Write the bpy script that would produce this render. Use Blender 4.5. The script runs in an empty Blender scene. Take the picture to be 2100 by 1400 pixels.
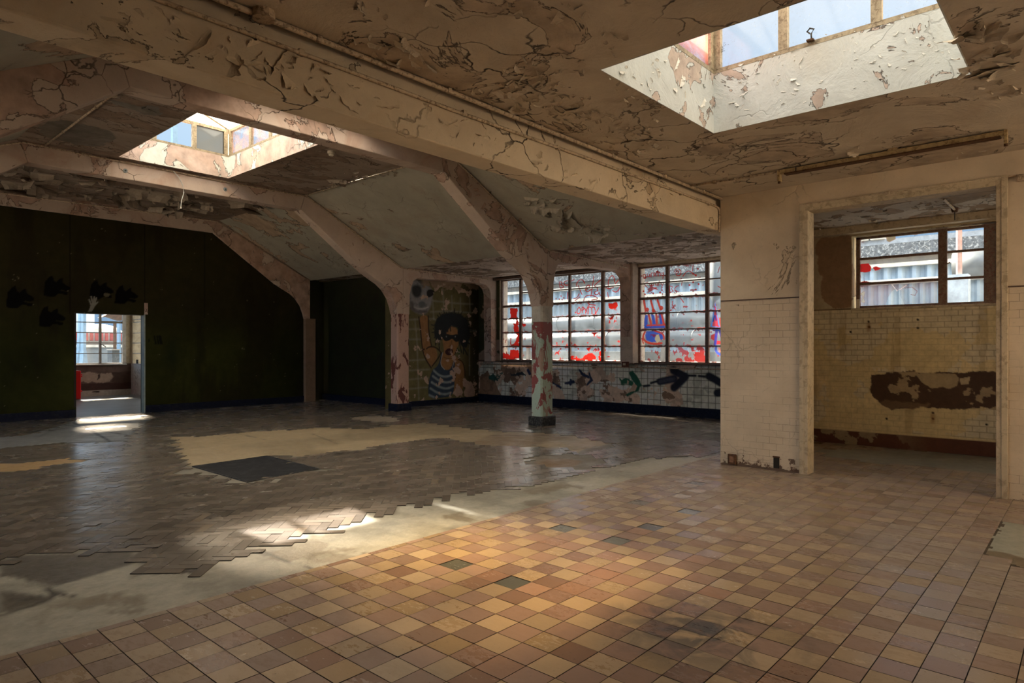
import bpy, math, random
import numpy as np
from math import pi, sin, cos, radians as R
rnd = random.Random(7)
sc = bpy.context.scene
COL = sc.collection

# ------------------------------------------------------------------ camera
FPX, TH, Y0, HC = 1344.8, R(41.74), 713.5, 1.4
cam_d = bpy.data.cameras.new('camera')
cam = bpy.data.objects.new('camera', cam_d); COL.objects.link(cam)
cam.location = (0, 0, HC)
cam.rotation_euler = (pi/2, 0, TH - pi/2)
cam_d.sensor_width = 36.0
cam_d.lens = FPX/2100*36.0
cam_d.shift_y = (Y0-700)/2100
cam_d.clip_end = 400
sc.camera = cam

# ------------------------------------------------------------------ world, sun, exposure
sc.view_settings.view_transform = 'Standard'
sc.view_settings.look = 'None'
sc.view_settings.exposure = -0.03
sc.view_settings.gamma = 1.0
sc.cycles.use_denoising = True
sc.cycles.max_bounces = 10
sc.cycles.diffuse_bounces = 6
sc.cycles.transparent_max_bounces = 12
sc.cycles.sample_clamp_indirect = 6.0
sc.cycles.caustics_reflective = False
sc.cycles.caustics_refractive = False

w = bpy.data.worlds.new('sky'); sc.world = w; w.use_nodes = True
nt = w.node_tree; nt.nodes.clear()
def N(nt, t, **k):
    n = nt.nodes.new(t)
    for a, b in k.items(): setattr(n, a, b)
    return n
wo = N(nt, 'ShaderNodeOutputWorld'); bg = N(nt, 'ShaderNodeBackground')
tc = N(nt, 'ShaderNodeTexCoord'); sx = N(nt, 'ShaderNodeSeparateXYZ')
nt.links.new(tc.outputs['Generated'], sx.inputs[0])
cr = N(nt, 'ShaderNodeValToRGB')
cr.color_ramp.elements[0].position = 0.0; cr.color_ramp.elements[0].color = (.30, .46, .66, 1)
e = cr.color_ramp.elements.new(.12); e.color = (.36, .58, .84, 1)
e = cr.color_ramp.elements.new(.35); e.color = (.62, .80, .98, 1)
e = cr.color_ramp.elements.new(.47); e.color = (.95, 1.0, 1.05, 1)
e = cr.color_ramp.elements.new(.60); e.color = (2.6, 2.6, 2.55, 1)
cr.color_ramp.elements[-1].position = 1.0; cr.color_ramp.elements[-1].color = (3.8, 3.75, 3.6, 1)
nt.links.new(sx.outputs['Z'], cr.inputs[0])
nz = N(nt, 'ShaderNodeTexNoise'); nz.inputs['Scale'].default_value = 2.2; nz.inputs['Detail'].default_value = 5
nt.links.new(tc.outputs['Generated'], nz.inputs['Vector'])
mx = N(nt, 'ShaderNodeMix', data_type='RGBA', blend_type='MULTIPLY'); mx.inputs[0].default_value = .45
nr = N(nt, 'ShaderNodeMapRange'); nr.inputs[1].default_value = .3; nr.inputs[2].default_value = .7
nr.inputs[3].default_value = .75; nr.inputs[4].default_value = 1.2
nt.links.new(nz.outputs[0], nr.inputs[0])
nt.links.new(cr.outputs[0], mx.inputs[6]); nt.links.new(nr.outputs[0], mx.inputs[7])
# sky brightened on its unseen left side, added to light the room
bk = N(nt, 'ShaderNodeMapRange'); bk.inputs[1].default_value = .15; bk.inputs[2].default_value = -.75; bk.inputs[3].default_value = 1.0; bk.inputs[4].default_value = 3.2
nt.links.new(sx.outputs['X'], bk.inputs[0])
nt.links.new(mx.outputs[2], bg.inputs[0]); nt.links.new(bk.outputs[0], bg.inputs[1])
nt.links.new(bg.outputs[0], wo.inputs[0])

SUN_TO = (.20, 1.0, .735)
def sunlamp(name, strength, angle, color):
    l = bpy.data.lights.new(name, 'SUN'); l.energy = strength; l.angle = R(angle); l.color = color
    o = bpy.data.objects.new(name, l); COL.objects.link(o)
    from mathutils import Vector
    o.rotation_euler = Vector(SUN_TO).to_track_quat('Z', 'Y').to_euler()
    o.location = (6, 40, 22)
    return o
sunlamp('sun', 22, .6, (1.0, .89, .76))
sunlamp('added_soft_sun', 32, 7.5, (1.0, .81, .57))  # second, wide warm sun added for the soft glow on the tiles

def portal(name, loc, rot, sx_, sy_):
    l = bpy.data.lights.new(name, 'AREA'); l.shape = 'RECTANGLE'; l.size = sx_; l.size_y = sy_
    l.cycles.is_portal = True
    o = bpy.data.objects.new(name, l); COL.objects.link(o); o.location = loc; o.rotation_euler = rot
# an area lamp shines along its -Z
portal('portal_near_skylight', (4.42, 1.52, 3.9), (0, 0, 0), 1.8, 1.9)
portal('portal_bay_skylight', (4.42, 9.95, 4.9), (0, 0, 0), 1.9, 3.0)
portal('portal_hidden_skylight', (4.42, 5.6, 4.9), (0, 0, 0), 1.9, 3.0)
portal('portal_main_windows', (12.6, 7.6, 2.1), (0, pi/2, 0), 2.4, 8.6)
portal('portal_left_hall', (-3.5, 9.5, 2.1), (0, -pi/2, 0), 2.4, 11.5)
portal('portal_recess_window', (10.7, 1.75, 2.5), (0, pi/2, 0), 1.3, 2.0)

# ------------------------------------------------------------------ projection: photo pixel -> point on a plane of the building
def at(px, py, X=None, Y=None, Z=None):
    l = (px-1050)/FPX; v = -(py-Y0)/FPX
    r = (cos(TH)+l*sin(TH), sin(TH)-l*cos(TH), v)
    t = X/r[0] if X is not None else (Y/r[1] if Y is not None else (Z-HC)/r[2])
    return (r[0]*t, r[1]*t, r[2]*t+HC)

# ------------------------------------------------------------------ mesh helpers
class MB:
    def __init__(s): s.v = []; s.f = []
    def box(s, x0, x1, y0, y1, z0, z1):
        b = len(s.v)
        s.v += [(x0,y0,z0),(x1,y0,z0),(x1,y1,z0),(x0,y1,z0),(x0,y0,z1),(x1,y0,z1),(x1,y1,z1),(x0,y1,z1)]
        s.f += [tuple(b+i for i in q) for q in ((0,3,2,1),(4,5,6,7),(0,1,5,4),(1,2,6,5),(2,3,7,6),(3,0,4,7))]
        return s
    def prism_y(s, prof, y0, y1):      # profile in (x,z), counter-clockwise, swept along y
        b = len(s.v); n = len(prof)
        s.v += [(x, y0, z) for x, z in prof] + [(x, y1, z) for x, z in prof]
        s.f.append(tuple(b+i for i in range(n))); s.f.append(tuple(b+n+i for i in reversed(range(n))))
        for i in range(n):
            j = (i+1) % n; s.f.append((b+i, b+n+i, b+n+j, b+j))
        return s
    def prism_z(s, prof, z0, z1):
        b = len(s.v); n = len(prof)
        s.v += [(x, y, z0) for x, y in prof] + [(x, y, z1) for x, y in prof]
        s.f.append(tuple(b+i for i in reversed(range(n)))); s.f.append(tuple(b+n+i for i in range(n)))
        for i in range(n):
            j = (i+1) % n; s.f.append((b+i, b+j, b+n+j, b+n+i))
        return s
    def prism_x(s, prof, x0, x1):      # profile in (y,z)
        b = len(s.v); n = len(prof)
        s.v += [(x0, y, z) for y, z in prof] + [(x1, y, z) for y, z in prof]
        s.f.append(tuple(b+i for i in range(n))); s.f.append(tuple(b+n+i for i in reversed(range(n))))
        for i in range(n):
            j = (i+1) % n; s.f.append((b+i, b+n+i, b+n+j, b+j))
        return s
    def tube(s, pts, r, n=8, close=True):
        from mathutils import Vector
        P = [Vector(p) for p in pts]; rings = []
        for i, p in enumerate(P):
            d = (P[min(i+1, len(P)-1)]-P[max(i-1, 0)]).normalized()
            a = d.cross(Vector((0, 0, 1)))
            if a.length < .05: a = d.cross(Vector((1, 0, 0)))
            a.normalize(); c = d.cross(a)
            rr = r[i] if isinstance(r, (list, tuple)) else r
            b = len(s.v); rings.append(b)
            s.v += [tuple(p + a*rr*cos(2*pi*k/n) + c*rr*sin(2*pi*k/n)) for k in range(n)]
        for q in range(len(P)-1):
            for k in range(n):
                s.f.append((rings[q]+k, rings[q]+(k+1) % n, rings[q+1]+(k+1) % n, rings[q+1]+k))
        if close:
            s.f.append(tuple(rings[0]+k for k in reversed(range(n)))); s.f.append(tuple(rings[-1]+k for k in range(n)))
        return s
    def quad(s, *p):
        b = len(s.v); s.v += list(p); s.f.append(tuple(range(b, b+len(p)))); return s
    def build(s, name, mat, parent=None, smooth=False, origin=None, bevel=0):
        me = bpy.data.meshes.new(name)
        v = s.v
        if origin: v = [(a-origin[0], b-origin[1], c-origin[2]) for a, b, c in v]
        me.from_pydata(v, [], s.f); me.update()
        import bmesh
        bm = bmesh.new(); bm.from_mesh(me); bmesh.ops.recalc_face_normals(bm, faces=bm.faces); bm.to_mesh(me); bm.free()
        if smooth:
            me.shade_smooth()
        o = bpy.data.objects.new(name, me); COL.objects.link(o)
        if origin: o.location = origin
        if mat: me.materials.append(mat)
        if parent:
            o.parent = parent
            pl = parent.location
            o.location = (o.location[0]-pl[0], o.location[1]-pl[1], o.location[2]-pl[2])
        if bevel:
            m = o.modifiers.new('bevel', 'BEVEL'); m.width = bevel; m.segments = 2; m.limit_method = 'ANGLE'
        return o

def empty(name, loc, label=None, cat=None, group=None, kind=None):
    o = bpy.data.objects.new(name, None); COL.objects.link(o); o.location = loc
    o.empty_display_size = .1
    return tag(o, label, cat, group, kind)
def tag(o, label=None, cat=None, group=None, kind=None):
    if label: o['label'] = label
    if cat: o['category'] = cat
    if group: o['group'] = group
    if kind: o['kind'] = kind
    return o
def struct(o, label=None):
    o['kind'] = 'structure'
    if label: o['label'] = label
    return o

# ------------------------------------------------------------------ material helpers
def newmat(name):
    m = bpy.data.materials.new(name); m.use_nodes = True
    nt = m.node_tree; nt.nodes.clear()
    out = N(nt, 'ShaderNodeOutputMaterial'); b = N(nt, 'ShaderNodeBsdfPrincipled')
    nt.links.new(b.outputs[0], out.inputs[0])
    return m, nt, b
def L(nt, a, b): nt.links.new(a, b)
def pos(nt):
    g = N(nt, 'ShaderNodeNewGeometry'); return g.outputs['Position']
def noise(nt, vec, scale, detail=6, rough=.6, dist=0.0, off=0.0, stretch=None):
    mp = N(nt, 'ShaderNodeMapping'); L(nt, vec, mp.inputs[0]); mp.inputs['Location'].default_value = (off, off*.7, off*1.3)
    if stretch: mp.inputs['Scale'].default_value = stretch
    n = N(nt, 'ShaderNodeTexNoise'); n.inputs['Scale'].default_value = scale; n.inputs['Detail'].default_value = detail
    n.inputs['Roughness'].default_value = rough; n.inputs['Distortion'].default_value = dist
    L(nt, mp.outputs[0], n.inputs['Vector']); return n.outputs[0]
def ramp(nt, fac, a, b, va=0.0, vb=1.0):
    n = N(nt, 'ShaderNodeMapRange'); n.clamp = True
    for i, x in zip((1, 2, 3, 4), (a, b, va, vb)): n.inputs[i].default_value = x
    L(nt, fac, n.inputs[0]); return n.outputs[0]
def mth(nt, op, a, b=None, clamp=False):
    n = N(nt, 'ShaderNodeMath', operation=op); n.use_clamp = clamp
    for i, x in enumerate((a, b)):
        if x is None: continue
        if isinstance(x, (int, float)): n.inputs[i].default_value = x
        else: L(nt, x, n.inputs[i])
    return n.outputs[0]
def mixc(nt, fac, a, b, mode='MIX'):
    n = N(nt, 'ShaderNodeMix', data_type='RGBA', blend_type=mode)
    if isinstance(fac, (int, float)): n.inputs[0].default_value = fac
    else: L(nt, fac, n.inputs[0])
    for i, x in ((6, a), (7, b)):
        if isinstance(x, tuple): n.inputs[i].default_value = x if len(x) == 4 else x+(1,)
        else: L(nt, x, n.inputs[i])
    return n.outputs[2]
def bump(nt, b, h, strength=.4, dist=.01):
    n = N(nt, 'ShaderNodeBump'); n.inputs['Strength'].default_value = strength; n.inputs['Distance'].default_value = dist
    L(nt, h, n.inputs['Height']); L(nt, n.outputs[0], b.inputs['Normal'])

def srgb(r, g, b):
    f = lambda c: (c/255/12.92) if c/255 <= .04045 else ((c/255+.055)/1.055)**2.4
    return (f(r), f(g), f(b))

def plaster(name, c, under, peel=.5, scale=1.6, crack=.5, stain=(.20,.11,.05), stain_amt=.35, rough=.75, relief=.02, off=0.0, stretch=None, sw=.022, brick=False):
    """old flaking paint: top coat, exposed under-coat, dark split edges, brown stains"""
    m, nt, b = newmat(name); p = pos(nt)
    n1 = noise(nt, p, scale, 9, .62, .8, off, stretch)
    n2 = noise(nt, p, scale*.45, 3, .5, 0, off+7)
    f = mth(nt, 'ADD', n1, mth(nt, 'MULTIPLY', mth(nt, 'SUBTRACT', n2, .5), .7))
    thr = 1-peel
    bare = ramp(nt, f, thr*.5+.25, thr*.5+.262)                 # 1 where paint has gone
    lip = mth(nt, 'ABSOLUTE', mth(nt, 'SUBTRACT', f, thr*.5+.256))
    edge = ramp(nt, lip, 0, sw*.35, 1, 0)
    # voronoi crack net, only in places
    wob = N(nt, 'ShaderNodeVectorMath', operation='ADD')
    nn = N(nt, 'ShaderNodeTexNoise'); nn.inputs['Scale'].default_value = 3.0; nn.inputs['Detail'].default_value = 4
    L(nt, p, nn.inputs['Vector'])
    sc_ = N(nt, 'ShaderNodeVectorMath', operation='SCALE'); sc_.inputs['Scale'].default_value = .45
    L(nt, nn.outputs['Color'], sc_.inputs[0]); L(nt, p, wob.inputs[0]); L(nt, sc_.outputs[0], wob.inputs[1])
    vo = N(nt, 'ShaderNodeTexVoronoi', feature='DISTANCE_TO_EDGE'); vo.inputs['Scale'].default_value = 1.9
    L(nt, wob.outputs[0], vo.inputs['Vector'])
    ck = ramp(nt, vo.outputs['Distance'], .004, .016, 1, 0)
    ckm = ramp(nt, noise(nt, p, 1.3, 3, .5, 0, off+3), .5, .62)
    ck = mth(nt, 'MULTIPLY', mth(nt, 'MULTIPLY', ck, ckm), crack)
    # colours
    tone = noise(nt, p, 2.1, 6, .65, 0, off+11)
    top = mixc(nt, ramp(nt, tone, .35, .7), c, tuple(x*.80 for x in c))
    fine = noise(nt, p, 38, 3, .6, 0, off)
    top = mixc(nt, ramp(nt, fine, .62, .72, 0, .35), top, tuple(x*.6 for x in c))
    und = mixc(nt, ramp(nt, noise(nt, p, 5, 5, .6, 0, off+5), .35, .7), under, tuple(x*.6 for x in under))
    col = mixc(nt, bare, top, und)
    st = ramp(nt, noise(nt, p, 1.1, 5, .6, 1.5, off+19), .52, .74)
    col = mixc(nt, mth(nt, 'MULTIPLY', st, stain_amt), col, stain)
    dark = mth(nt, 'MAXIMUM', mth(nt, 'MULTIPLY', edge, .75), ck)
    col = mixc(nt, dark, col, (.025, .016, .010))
    h = mth(nt, 'SUBTRACT', mth(nt, 'MULTIPLY', bare, -1.0), mth(nt, 'MULTIPLY', ck, .8))
    h = mth(nt, 'ADD', h, mth(nt, 'MULTIPLY', n1, 1.2)); h = mth(nt, 'ADD', h, mth(nt, 'MULTIPLY', fine, .08))
    if brick:
        # running-bond wall tiles under the paint, z rows
        sp = N(nt, 'ShaderNodeSeparateXYZ'); L(nt, p, sp.inputs[0])
        cb = N(nt, 'ShaderNodeCombineXYZ'); L(nt, sp.outputs['Y'], cb.inputs[0]); L(nt, sp.outputs['Z'], cb.inputs[1])
        bt = N(nt, 'ShaderNodeTexBrick'); L(nt, cb.outputs[0], bt.inputs['Vector'])
        bt.inputs['Scale'].default_value = 1.0; bt.inputs['Brick Width'].default_value = .152; bt.inputs['Row Height'].default_value = .0762
        bt.inputs['Mortar Size'].default_value = .0016; bt.inputs['Mortar Smooth'].default_value = .3
        below = ramp(nt, sp.outputs['Z'], 1.955, 1.965, 1, 0)
        jm = mth(nt, 'MULTIPLY', mth(nt, 'MULTIPLY', bt.outputs['Fac'], below), ramp(nt, noise(nt, p, 2.5, 3, .6, 0, 31), .42, .6, .05, .75))
        col = mixc(nt, jm, col, (.05, .032, .018))
        low = mth(nt, 'MULTIPLY', ramp(nt, mth(nt, 'ADD', sp.outputs['Z'], mth(nt, 'MULTIPLY', noise(nt, p, 9, 6, .7, 0, 4), .5)), .27, .31, 1, 0), 1.0)
        col = mixc(nt, low, col, (.11, .055, .035))
        h = mth(nt, 'SUBTRACT', h, mth(nt, 'MULTIPLY', jm, .5))
    L(nt, col, b.inputs['Base Color']); b.inputs['Roughness'].default_value = rough
    b.inputs['Specular IOR Level'].default_value = .25
    bump(nt, b, h, .9, relief)
    return m

def plain(name, c, rough=.6, metal=0.0, var=.3, scale=6, spec=.4, off=0.0, dirt=None, dirt_amt=.5, relief=0.0):
    m, nt, b = newmat(name); p = pos(nt)
    t = noise(nt, p, scale, 6, .65, 0, off)
    col = mixc(nt, ramp(nt, t, .35, .7), c, tuple(x*(1-var) for x in c))
    if dirt:
        col = mixc(nt, mth(nt, 'MULTIPLY', ramp(nt, noise(nt, p, scale*2.2, 7, .7, .5, off+9), .5, .6), dirt_amt), col, dirt)
    L(nt, col, b.inputs['Base Color']); b.inputs['Roughness'].default_value = rough
    b.inputs['Metallic'].default_value = metal; b.inputs['Specular IOR Level'].default_value = spec
    if relief: bump(nt, b, t, .7, relief)
    return m

def attr_mat(name, rough=.7, var=.35, scale=9, relief=.004, spec=.3):
    """colour comes from the mesh's own painted colours"""
    m, nt, b = newmat(name); p = pos(nt)
    a = N(nt, 'ShaderNodeAttribute'); a.attribute_name = 'Col'
    t = noise(nt, p, scale, 8, .7)
    k = ramp(nt, t, .3, .72, 1.0, 1-var)
    cc = N(nt, 'ShaderNodeCombineXYZ')
    for i in range(3): L(nt, k, cc.inputs[i])
    col = mixc(nt, 1.0, a.outputs['Color'], cc.outputs[0], 'MULTIPLY')
    L(nt, col, b.inputs['Base Color']); b.inputs['Roughness'].default_value = rough
    b.inputs['Specular IOR Level'].default_value = spec
    bump(nt, b, mth(nt, 'ADD', t, mth(nt, 'MULTIPLY', a.outputs['Fac'], .5)), .6, relief)
    return m, nt, b, a, p

# ------------------------------------------------------------------ numpy painter
def vnoise(u, v, scale, octs=5, seed=1, rough=.55):
    r = np.random.RandomState(seed); lat = r.rand(97, 89)
    out = np.zeros_like(u); amp = 1; tot = 0
    for o in range(octs):
        x = u*scale + 13.7*o + seed; y = v*scale + 7.1*o + seed*2
        xi = np.floor(x).astype(int); yi = np.floor(y).astype(int); fx = x-xi; fy = y-yi
        fx = fx*fx*(3-2*fx); fy = fy*fy*(3-2*fy)
        a = lat[xi % 97, yi % 89]; b = lat[(xi+1) % 97, yi % 89]; c = lat[xi % 97, (yi+1) % 89]; d = lat[(xi+1) % 97, (yi+1) % 89]
        out += amp*(a*(1-fx)*(1-fy)+b*fx*(1-fy)+c*(1-fx)*fy+d*fx*fy); tot += amp; amp *= rough; scale *= 2.03
    return out/tot
def ss(x, a, b):
    t = np.clip((x-a)/(b-a), 0, 1); return t*t*(3-2*t)
class Canvas:
    """a painted plane: axis 'X' (u=y, v=z), 'Y' (u=x, v=z) or 'Z' (u=x, v=y)"""
    def __init__(s, axis, c, u0, u1, v0, v1, res=.012):
        s.axis = axis; s.c = c
        s.nu = int((u1-u0)/res)+2; s.nv = int((v1-v0)/res)+2
        s.U, s.V = np.meshgrid(np.linspace(u0, u1, s.nu), np.linspace(v0, v1, s.nv), indexing='ij')
        s.C = np.zeros((s.nu, s.nv, 4), np.float32); s.C[..., 3] = 1; s.keep = None; s.smooth = False
        s.jit = (vnoise(s.U, s.V, 9, 5, 3)-.5)
    def px(s, p):
        q = at(p[0], p[1], **{s.axis: s.c})
        return (q[1], q[2]) if s.axis == 'X' else ((q[0], q[2]) if s.axis == 'Y' else (q[0], q[1]))
    def pts(s, P, px): return [s.px(p) for p in P] if px else list(P)
    def put(s, m, col, a=None):
        m = m[..., None]; s.C[..., :3] = s.C[..., :3]*(1-m) + np.array(col[:3], np.float32)*m
        if a is not None: s.C[..., 3] = s.C[..., 3]*(1-m[..., 0]) + a*m[..., 0]
    def mul(s, m, k): s.C[..., :3] *= (1-m[..., None]*(1-k))
    def segd(s, P, closed=False):
        D = np.full(s.U.shape, 1e9); n = len(P)
        for i in range(n if closed else n-1):
            (x0, y0), (x1, y1) = P[i], P[(i+1) % n]; dx, dy = x1-x0, y1-y0; l2 = dx*dx+dy*dy+1e-12
            t = np.clip(((s.U-x0)*dx+(s.V-y0)*dy)/l2, 0, 1)
            D = np.minimum(D, np.hypot(s.U-x0-t*dx, s.V-y0-t*dy))
        return D
    def inside(s, P):
        I = np.zeros(s.U.shape, bool); n = len(P)
        for i in range(n):
            (x0, y0), (x1, y1) = P[i], P[(i+1) % n]
            if y0 == y1: continue
            c = ((y0 > s.V) != (y1 > s.V)) & (s.U < (x1-x0)*(s.V-y0)/(y1-y0)+x0); I ^= c
        return I
    def round_off(s, P, closed):
        for _ in range(2):      # corner cutting
            Q = [] if closed else [P[0]]; n = len(P)
            for i in range(n if closed else n-1):
                a, b = P[i], P[(i+1) % n]
                Q += [(a[0]*.75+b[0]*.25, a[1]*.75+b[1]*.25), (a[0]*.25+b[0]*.75, a[1]*.25+b[1]*.75)]
            P = Q if closed else Q+[P[-1]]
        return P
    def mask_poly(s, P, soft=.01, jit=0.0, px=True):
        P = s.pts(P, px)
        if s.smooth is True and len(P) > 4: P = s.round_off(P, True)
        D = s.segd(P, True)*np.where(s.inside(P), 1, -1) + s.jit*jit
        return ss(D, -soft/2, soft/2)
    def poly(s, P, col, soft=.01, jit=0.0, op=1.0, px=True, a=None): s.put(s.mask_poly(P, soft, jit, px)*op, col, a)
    def stroke(s, P, w, col, soft=.01, jit=0.0, op=1.0, px=True, closed=False, a=None):
        P = s.pts(P, px)
        if s.smooth and len(P) > 2: P = s.round_off(P, closed)
        D = s.segd(P, closed) + s.jit*jit
        s.put(ss(w/2-D, -soft/2, soft/2)*op, col, a)
    def n(s, scale, octs=5, seed=1, su=1, sv=1): return vnoise(s.U*su, s.V*sv, scale, octs, seed)
    def flakes(s, col, thr, scale=6, seed=5, region=None, op=1.0, soft=.01, a=None):
        m = ss(s.n(scale, 6, seed), thr, thr+soft)*op
        if region is not None: m = m*region
        s.put(m, col, a)
    def mesh(s, name, mat, parent=None, lift=0.0):
        nu, nv = s.nu, s.nv
        K = np.full((nu, nv), s.c+lift)
        co = {'X': (K, s.U, s.V), 'Y': (s.U, K, s.V), 'Z': (s.U, s.V, K)}[s.axis]
        co = np.stack(co, -1).reshape(-1, 3).astype(np.float32)
        idx = np.arange(nu*nv).reshape(nu, nv)
        q = np.stack([idx[:-1, :-1], idx[1:, :-1], idx[1:, 1:], idx[:-1, 1:]], -1).reshape(-1, 4)
        if s.keep is not None:
            k = s.keep[:-1, :-1].reshape(-1); q = q[k]
        me = bpy.data.meshes.new(name)
        me.vertices.add(len(co)); me.vertices.foreach_set('co', co.ravel())
        me.loops.add(q.size); me.loops.foreach_set('vertex_index', q.ravel().astype(np.int32))
        me.polygons.add(len(q)); me.polygons.foreach_set('loop_start', np.arange(0, q.size, 4, dtype=np.int32))
        me.polygons.foreach_set('loop_total', np.full(len(q), 4, np.int32))
        me.update(calc_edges=True)
        at_ = me.color_attributes.new('Col', 'FLOAT_COLOR', 'POINT')
        at_.data.foreach_set('color', np.clip(s.C, 0, 1).reshape(-1).astype(np.float32))
        me.materials.append(mat)
        o = bpy.data.objects.new(name, me); COL.objects.link(o)
        if parent:
            o.parent = parent; o.location = [-x for x in parent.location]
        return o

def colored_mesh(name, verts, faces, cols, mat, parent=None):
    """many small flat pieces in one mesh, one colour each (face colours)"""
    me = bpy.data.meshes.new(name); me.from_pydata(verts, [], faces); me.update()
    at_ = me.color_attributes.new('Col', 'FLOAT_COLOR', 'CORNER')
    lt = np.zeros(len(me.polygons), np.int32); me.polygons.foreach_get('loop_total', lt)
    c = np.repeat(np.array(cols, np.float32), lt, axis=0)
    if c.shape[1] == 3: c = np.concatenate([c, np.ones((len(c), 1), np.float32)], 1)
    at_.data.foreach_set('color', c.ravel())
    me.materials.append(mat)
    o = bpy.data.objects.new(name, me); COL.objects.link(o)
    if parent: o.parent = parent; o.location = [-x for x in parent.location]
    return o
# PART2
# ------------------------------------------------------------------ materials
M = {}
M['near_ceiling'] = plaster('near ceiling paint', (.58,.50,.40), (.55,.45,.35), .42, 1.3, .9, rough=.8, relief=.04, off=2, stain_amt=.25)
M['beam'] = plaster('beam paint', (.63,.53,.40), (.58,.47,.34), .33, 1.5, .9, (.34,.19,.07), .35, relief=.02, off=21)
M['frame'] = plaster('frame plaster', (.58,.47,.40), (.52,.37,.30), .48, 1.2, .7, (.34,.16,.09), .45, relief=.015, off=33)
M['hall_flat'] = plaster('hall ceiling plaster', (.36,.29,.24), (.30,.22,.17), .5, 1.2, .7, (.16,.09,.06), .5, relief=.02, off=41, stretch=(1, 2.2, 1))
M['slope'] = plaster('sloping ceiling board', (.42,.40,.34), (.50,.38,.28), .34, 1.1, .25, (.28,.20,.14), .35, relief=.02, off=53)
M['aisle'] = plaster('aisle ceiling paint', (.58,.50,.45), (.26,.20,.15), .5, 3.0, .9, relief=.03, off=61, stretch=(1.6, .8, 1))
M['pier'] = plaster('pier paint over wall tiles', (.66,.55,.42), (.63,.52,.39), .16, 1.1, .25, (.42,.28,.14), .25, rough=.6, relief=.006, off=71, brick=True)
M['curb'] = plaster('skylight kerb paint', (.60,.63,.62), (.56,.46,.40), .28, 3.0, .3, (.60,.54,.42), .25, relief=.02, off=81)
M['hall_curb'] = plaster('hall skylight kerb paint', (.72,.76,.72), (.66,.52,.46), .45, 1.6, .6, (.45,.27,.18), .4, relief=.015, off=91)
M['jamb'] = plain('painted timber lining', (.55,.46,.33), .55, var=.2, dirt=(.12,.08,.04), dirt_amt=.4)
M['white_jamb'] = plain('cream window pillar paint', (.62,.52,.42), .7, var=.2, scale=4, dirt=(.22,.14,.10), dirt_amt=.3)
M['pipe'] = plain('cream painted steel conduit', (.60,.48,.35), .5, var=.35, scale=14, dirt=(.10,.06,.03), dirt_amt=.7)
M['dark'] = plain('dark gap', (.02,.016,.012), .8)
M['steel'] = plain('brown rusty window steel', (.24,.17,.13), .55, var=.5, scale=20, dirt=(.16,.03,.02), dirt_amt=.7)
M['cream_steel'] = plain('cream skylight frame steel', (.42,.35,.24), .6, var=.45, scale=16, dirt=(.10,.06,.03), dirt_amt=.6)
M['navy'] = plain('navy skirting paint', (.008,.012,.032), .6, var=.4, scale=8, spec=.12, dirt=(.05,.05,.05), dirt_amt=.25)
M['wood_dark'] = plain('dark stained batten', (.10,.055,.035), .6, var=.4, scale=14)
M['black'] = plain('black plinth paint', (.018,.018,.02), .6, var=.3, dirt=(.20,.19,.17), dirt_amt=.5, scale=11)
M['outer'] = plain('outer render', (.35,.33,.30), .9)
M['white'] = plain('white plastic', (.75,.70,.60), .4)
M['lamp'] = plain('yellowed enamel batten', (.50,.38,.20), .4, var=.4, scale=12, dirt=(.14,.08,.03), dirt_amt=.7)
M['rust'] = plain('rusty underside', (.12,.055,.025), .8, var=.6, scale=40)
M['mat'] = plain('dark rubber mat', (.013,.015,.021), .6, var=.5, scale=5, spec=.25, dirt=(.045,.05,.06), dirt_amt=.5, relief=.006)

# ------------------------------------------------------------------ floor : concrete slab and screeds
def inpoly(P, x, y):
    c = False; n = len(P)
    for i in range(n):
        (x0, y0), (x1, y1) = P[i], P[(i+1) % n]
        if (y0 > y) != (y1 > y) and x < (x1-x0)*(y-y0)/(y1-y0)+x0: c = not c
    return c
fxy = lambda P: [at(a, b, Z=0)[:2] for a, b in P]
par_edge = [(-60,1165),(0,1160),(60,1136),(205,1134),(250,1121),(292,1147),(265,1188),(312,1172),(398,1171),(421,1168),(450,1144),(497,1143),(510,1141),(530,1118),(598,1118),(620,1095),(686,1093),(701,1074),(742,1073),(753,1056),(817,1055),(820,1037),(878,1036),(883,1024),(919,1023),(922,1012),(986,1010),(991,1003),(1050,1003),(1062,996),(1116,994),(1112,986),(1158,985),(1150,976),(1196,972),(1212,962),(1240,960)]
near_strip = par_edge + [(1300,944),(1345,938),(1480,934),(1480,960),(-60,1370)]
sandy = [(345,897),(356,893),(400,894),(520,884),(600,880),(660,876),(760,879),(800,871),(880,866),(960,878),(1030,884),(1100,886),(1172,892),(1258,909),(1200,920),(1182,929),(1160,918),(1085,917),(1060,914),(1010,914),(985,911),(970,908),(930,905),(931,900),(905,898),(860,903),(840,905),(800,908),(760,918),(740,922),(700,925),(665,930),(640,934),(620,936),(600,935),(548,934),(395,956),(376,952),(388,945),(366,941),(378,934),(357,926),(372,920),(350,912),(362,905)]
matside = [(350,976),(392,957),(508,989),(548,984),(560,980),(630,977),(655,962),(672,961),(640,972),(640,977),(585,979),(575,986),(530,987),(520,996),(470,990),(430,972),(380,971)]
rightscreed = [(1090,935),(1110,934),(1180,929),(1258,909),(1262,914),(1198,931),(1220,934),(1243,951),(1215,964),(1180,961),(1150,958),(1120,955),(1105,950),(1074,949)]
leftorange = [(-40,944),(30,951),(60,947),(100,944),(138,938),(150,939),(166,941),(186,947),(130,950),(98,956),(70,965),(0,967),(-40,967)]
slabs = [(-60,900),(60,890),(128,870),(160,858),(310,853),(290,872),(268,893),(262,905),(220,908),(130,908),(-60,925)]
lightpatch = [(708,856),(740,853),(780,852),(815,855),(822,861),(805,866),(740,862)]
MATC = [at(395,956,Z=0), at(548,934.5,Z=0), at(655,961,Z=0), at(508,988,Z=0)]
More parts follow.
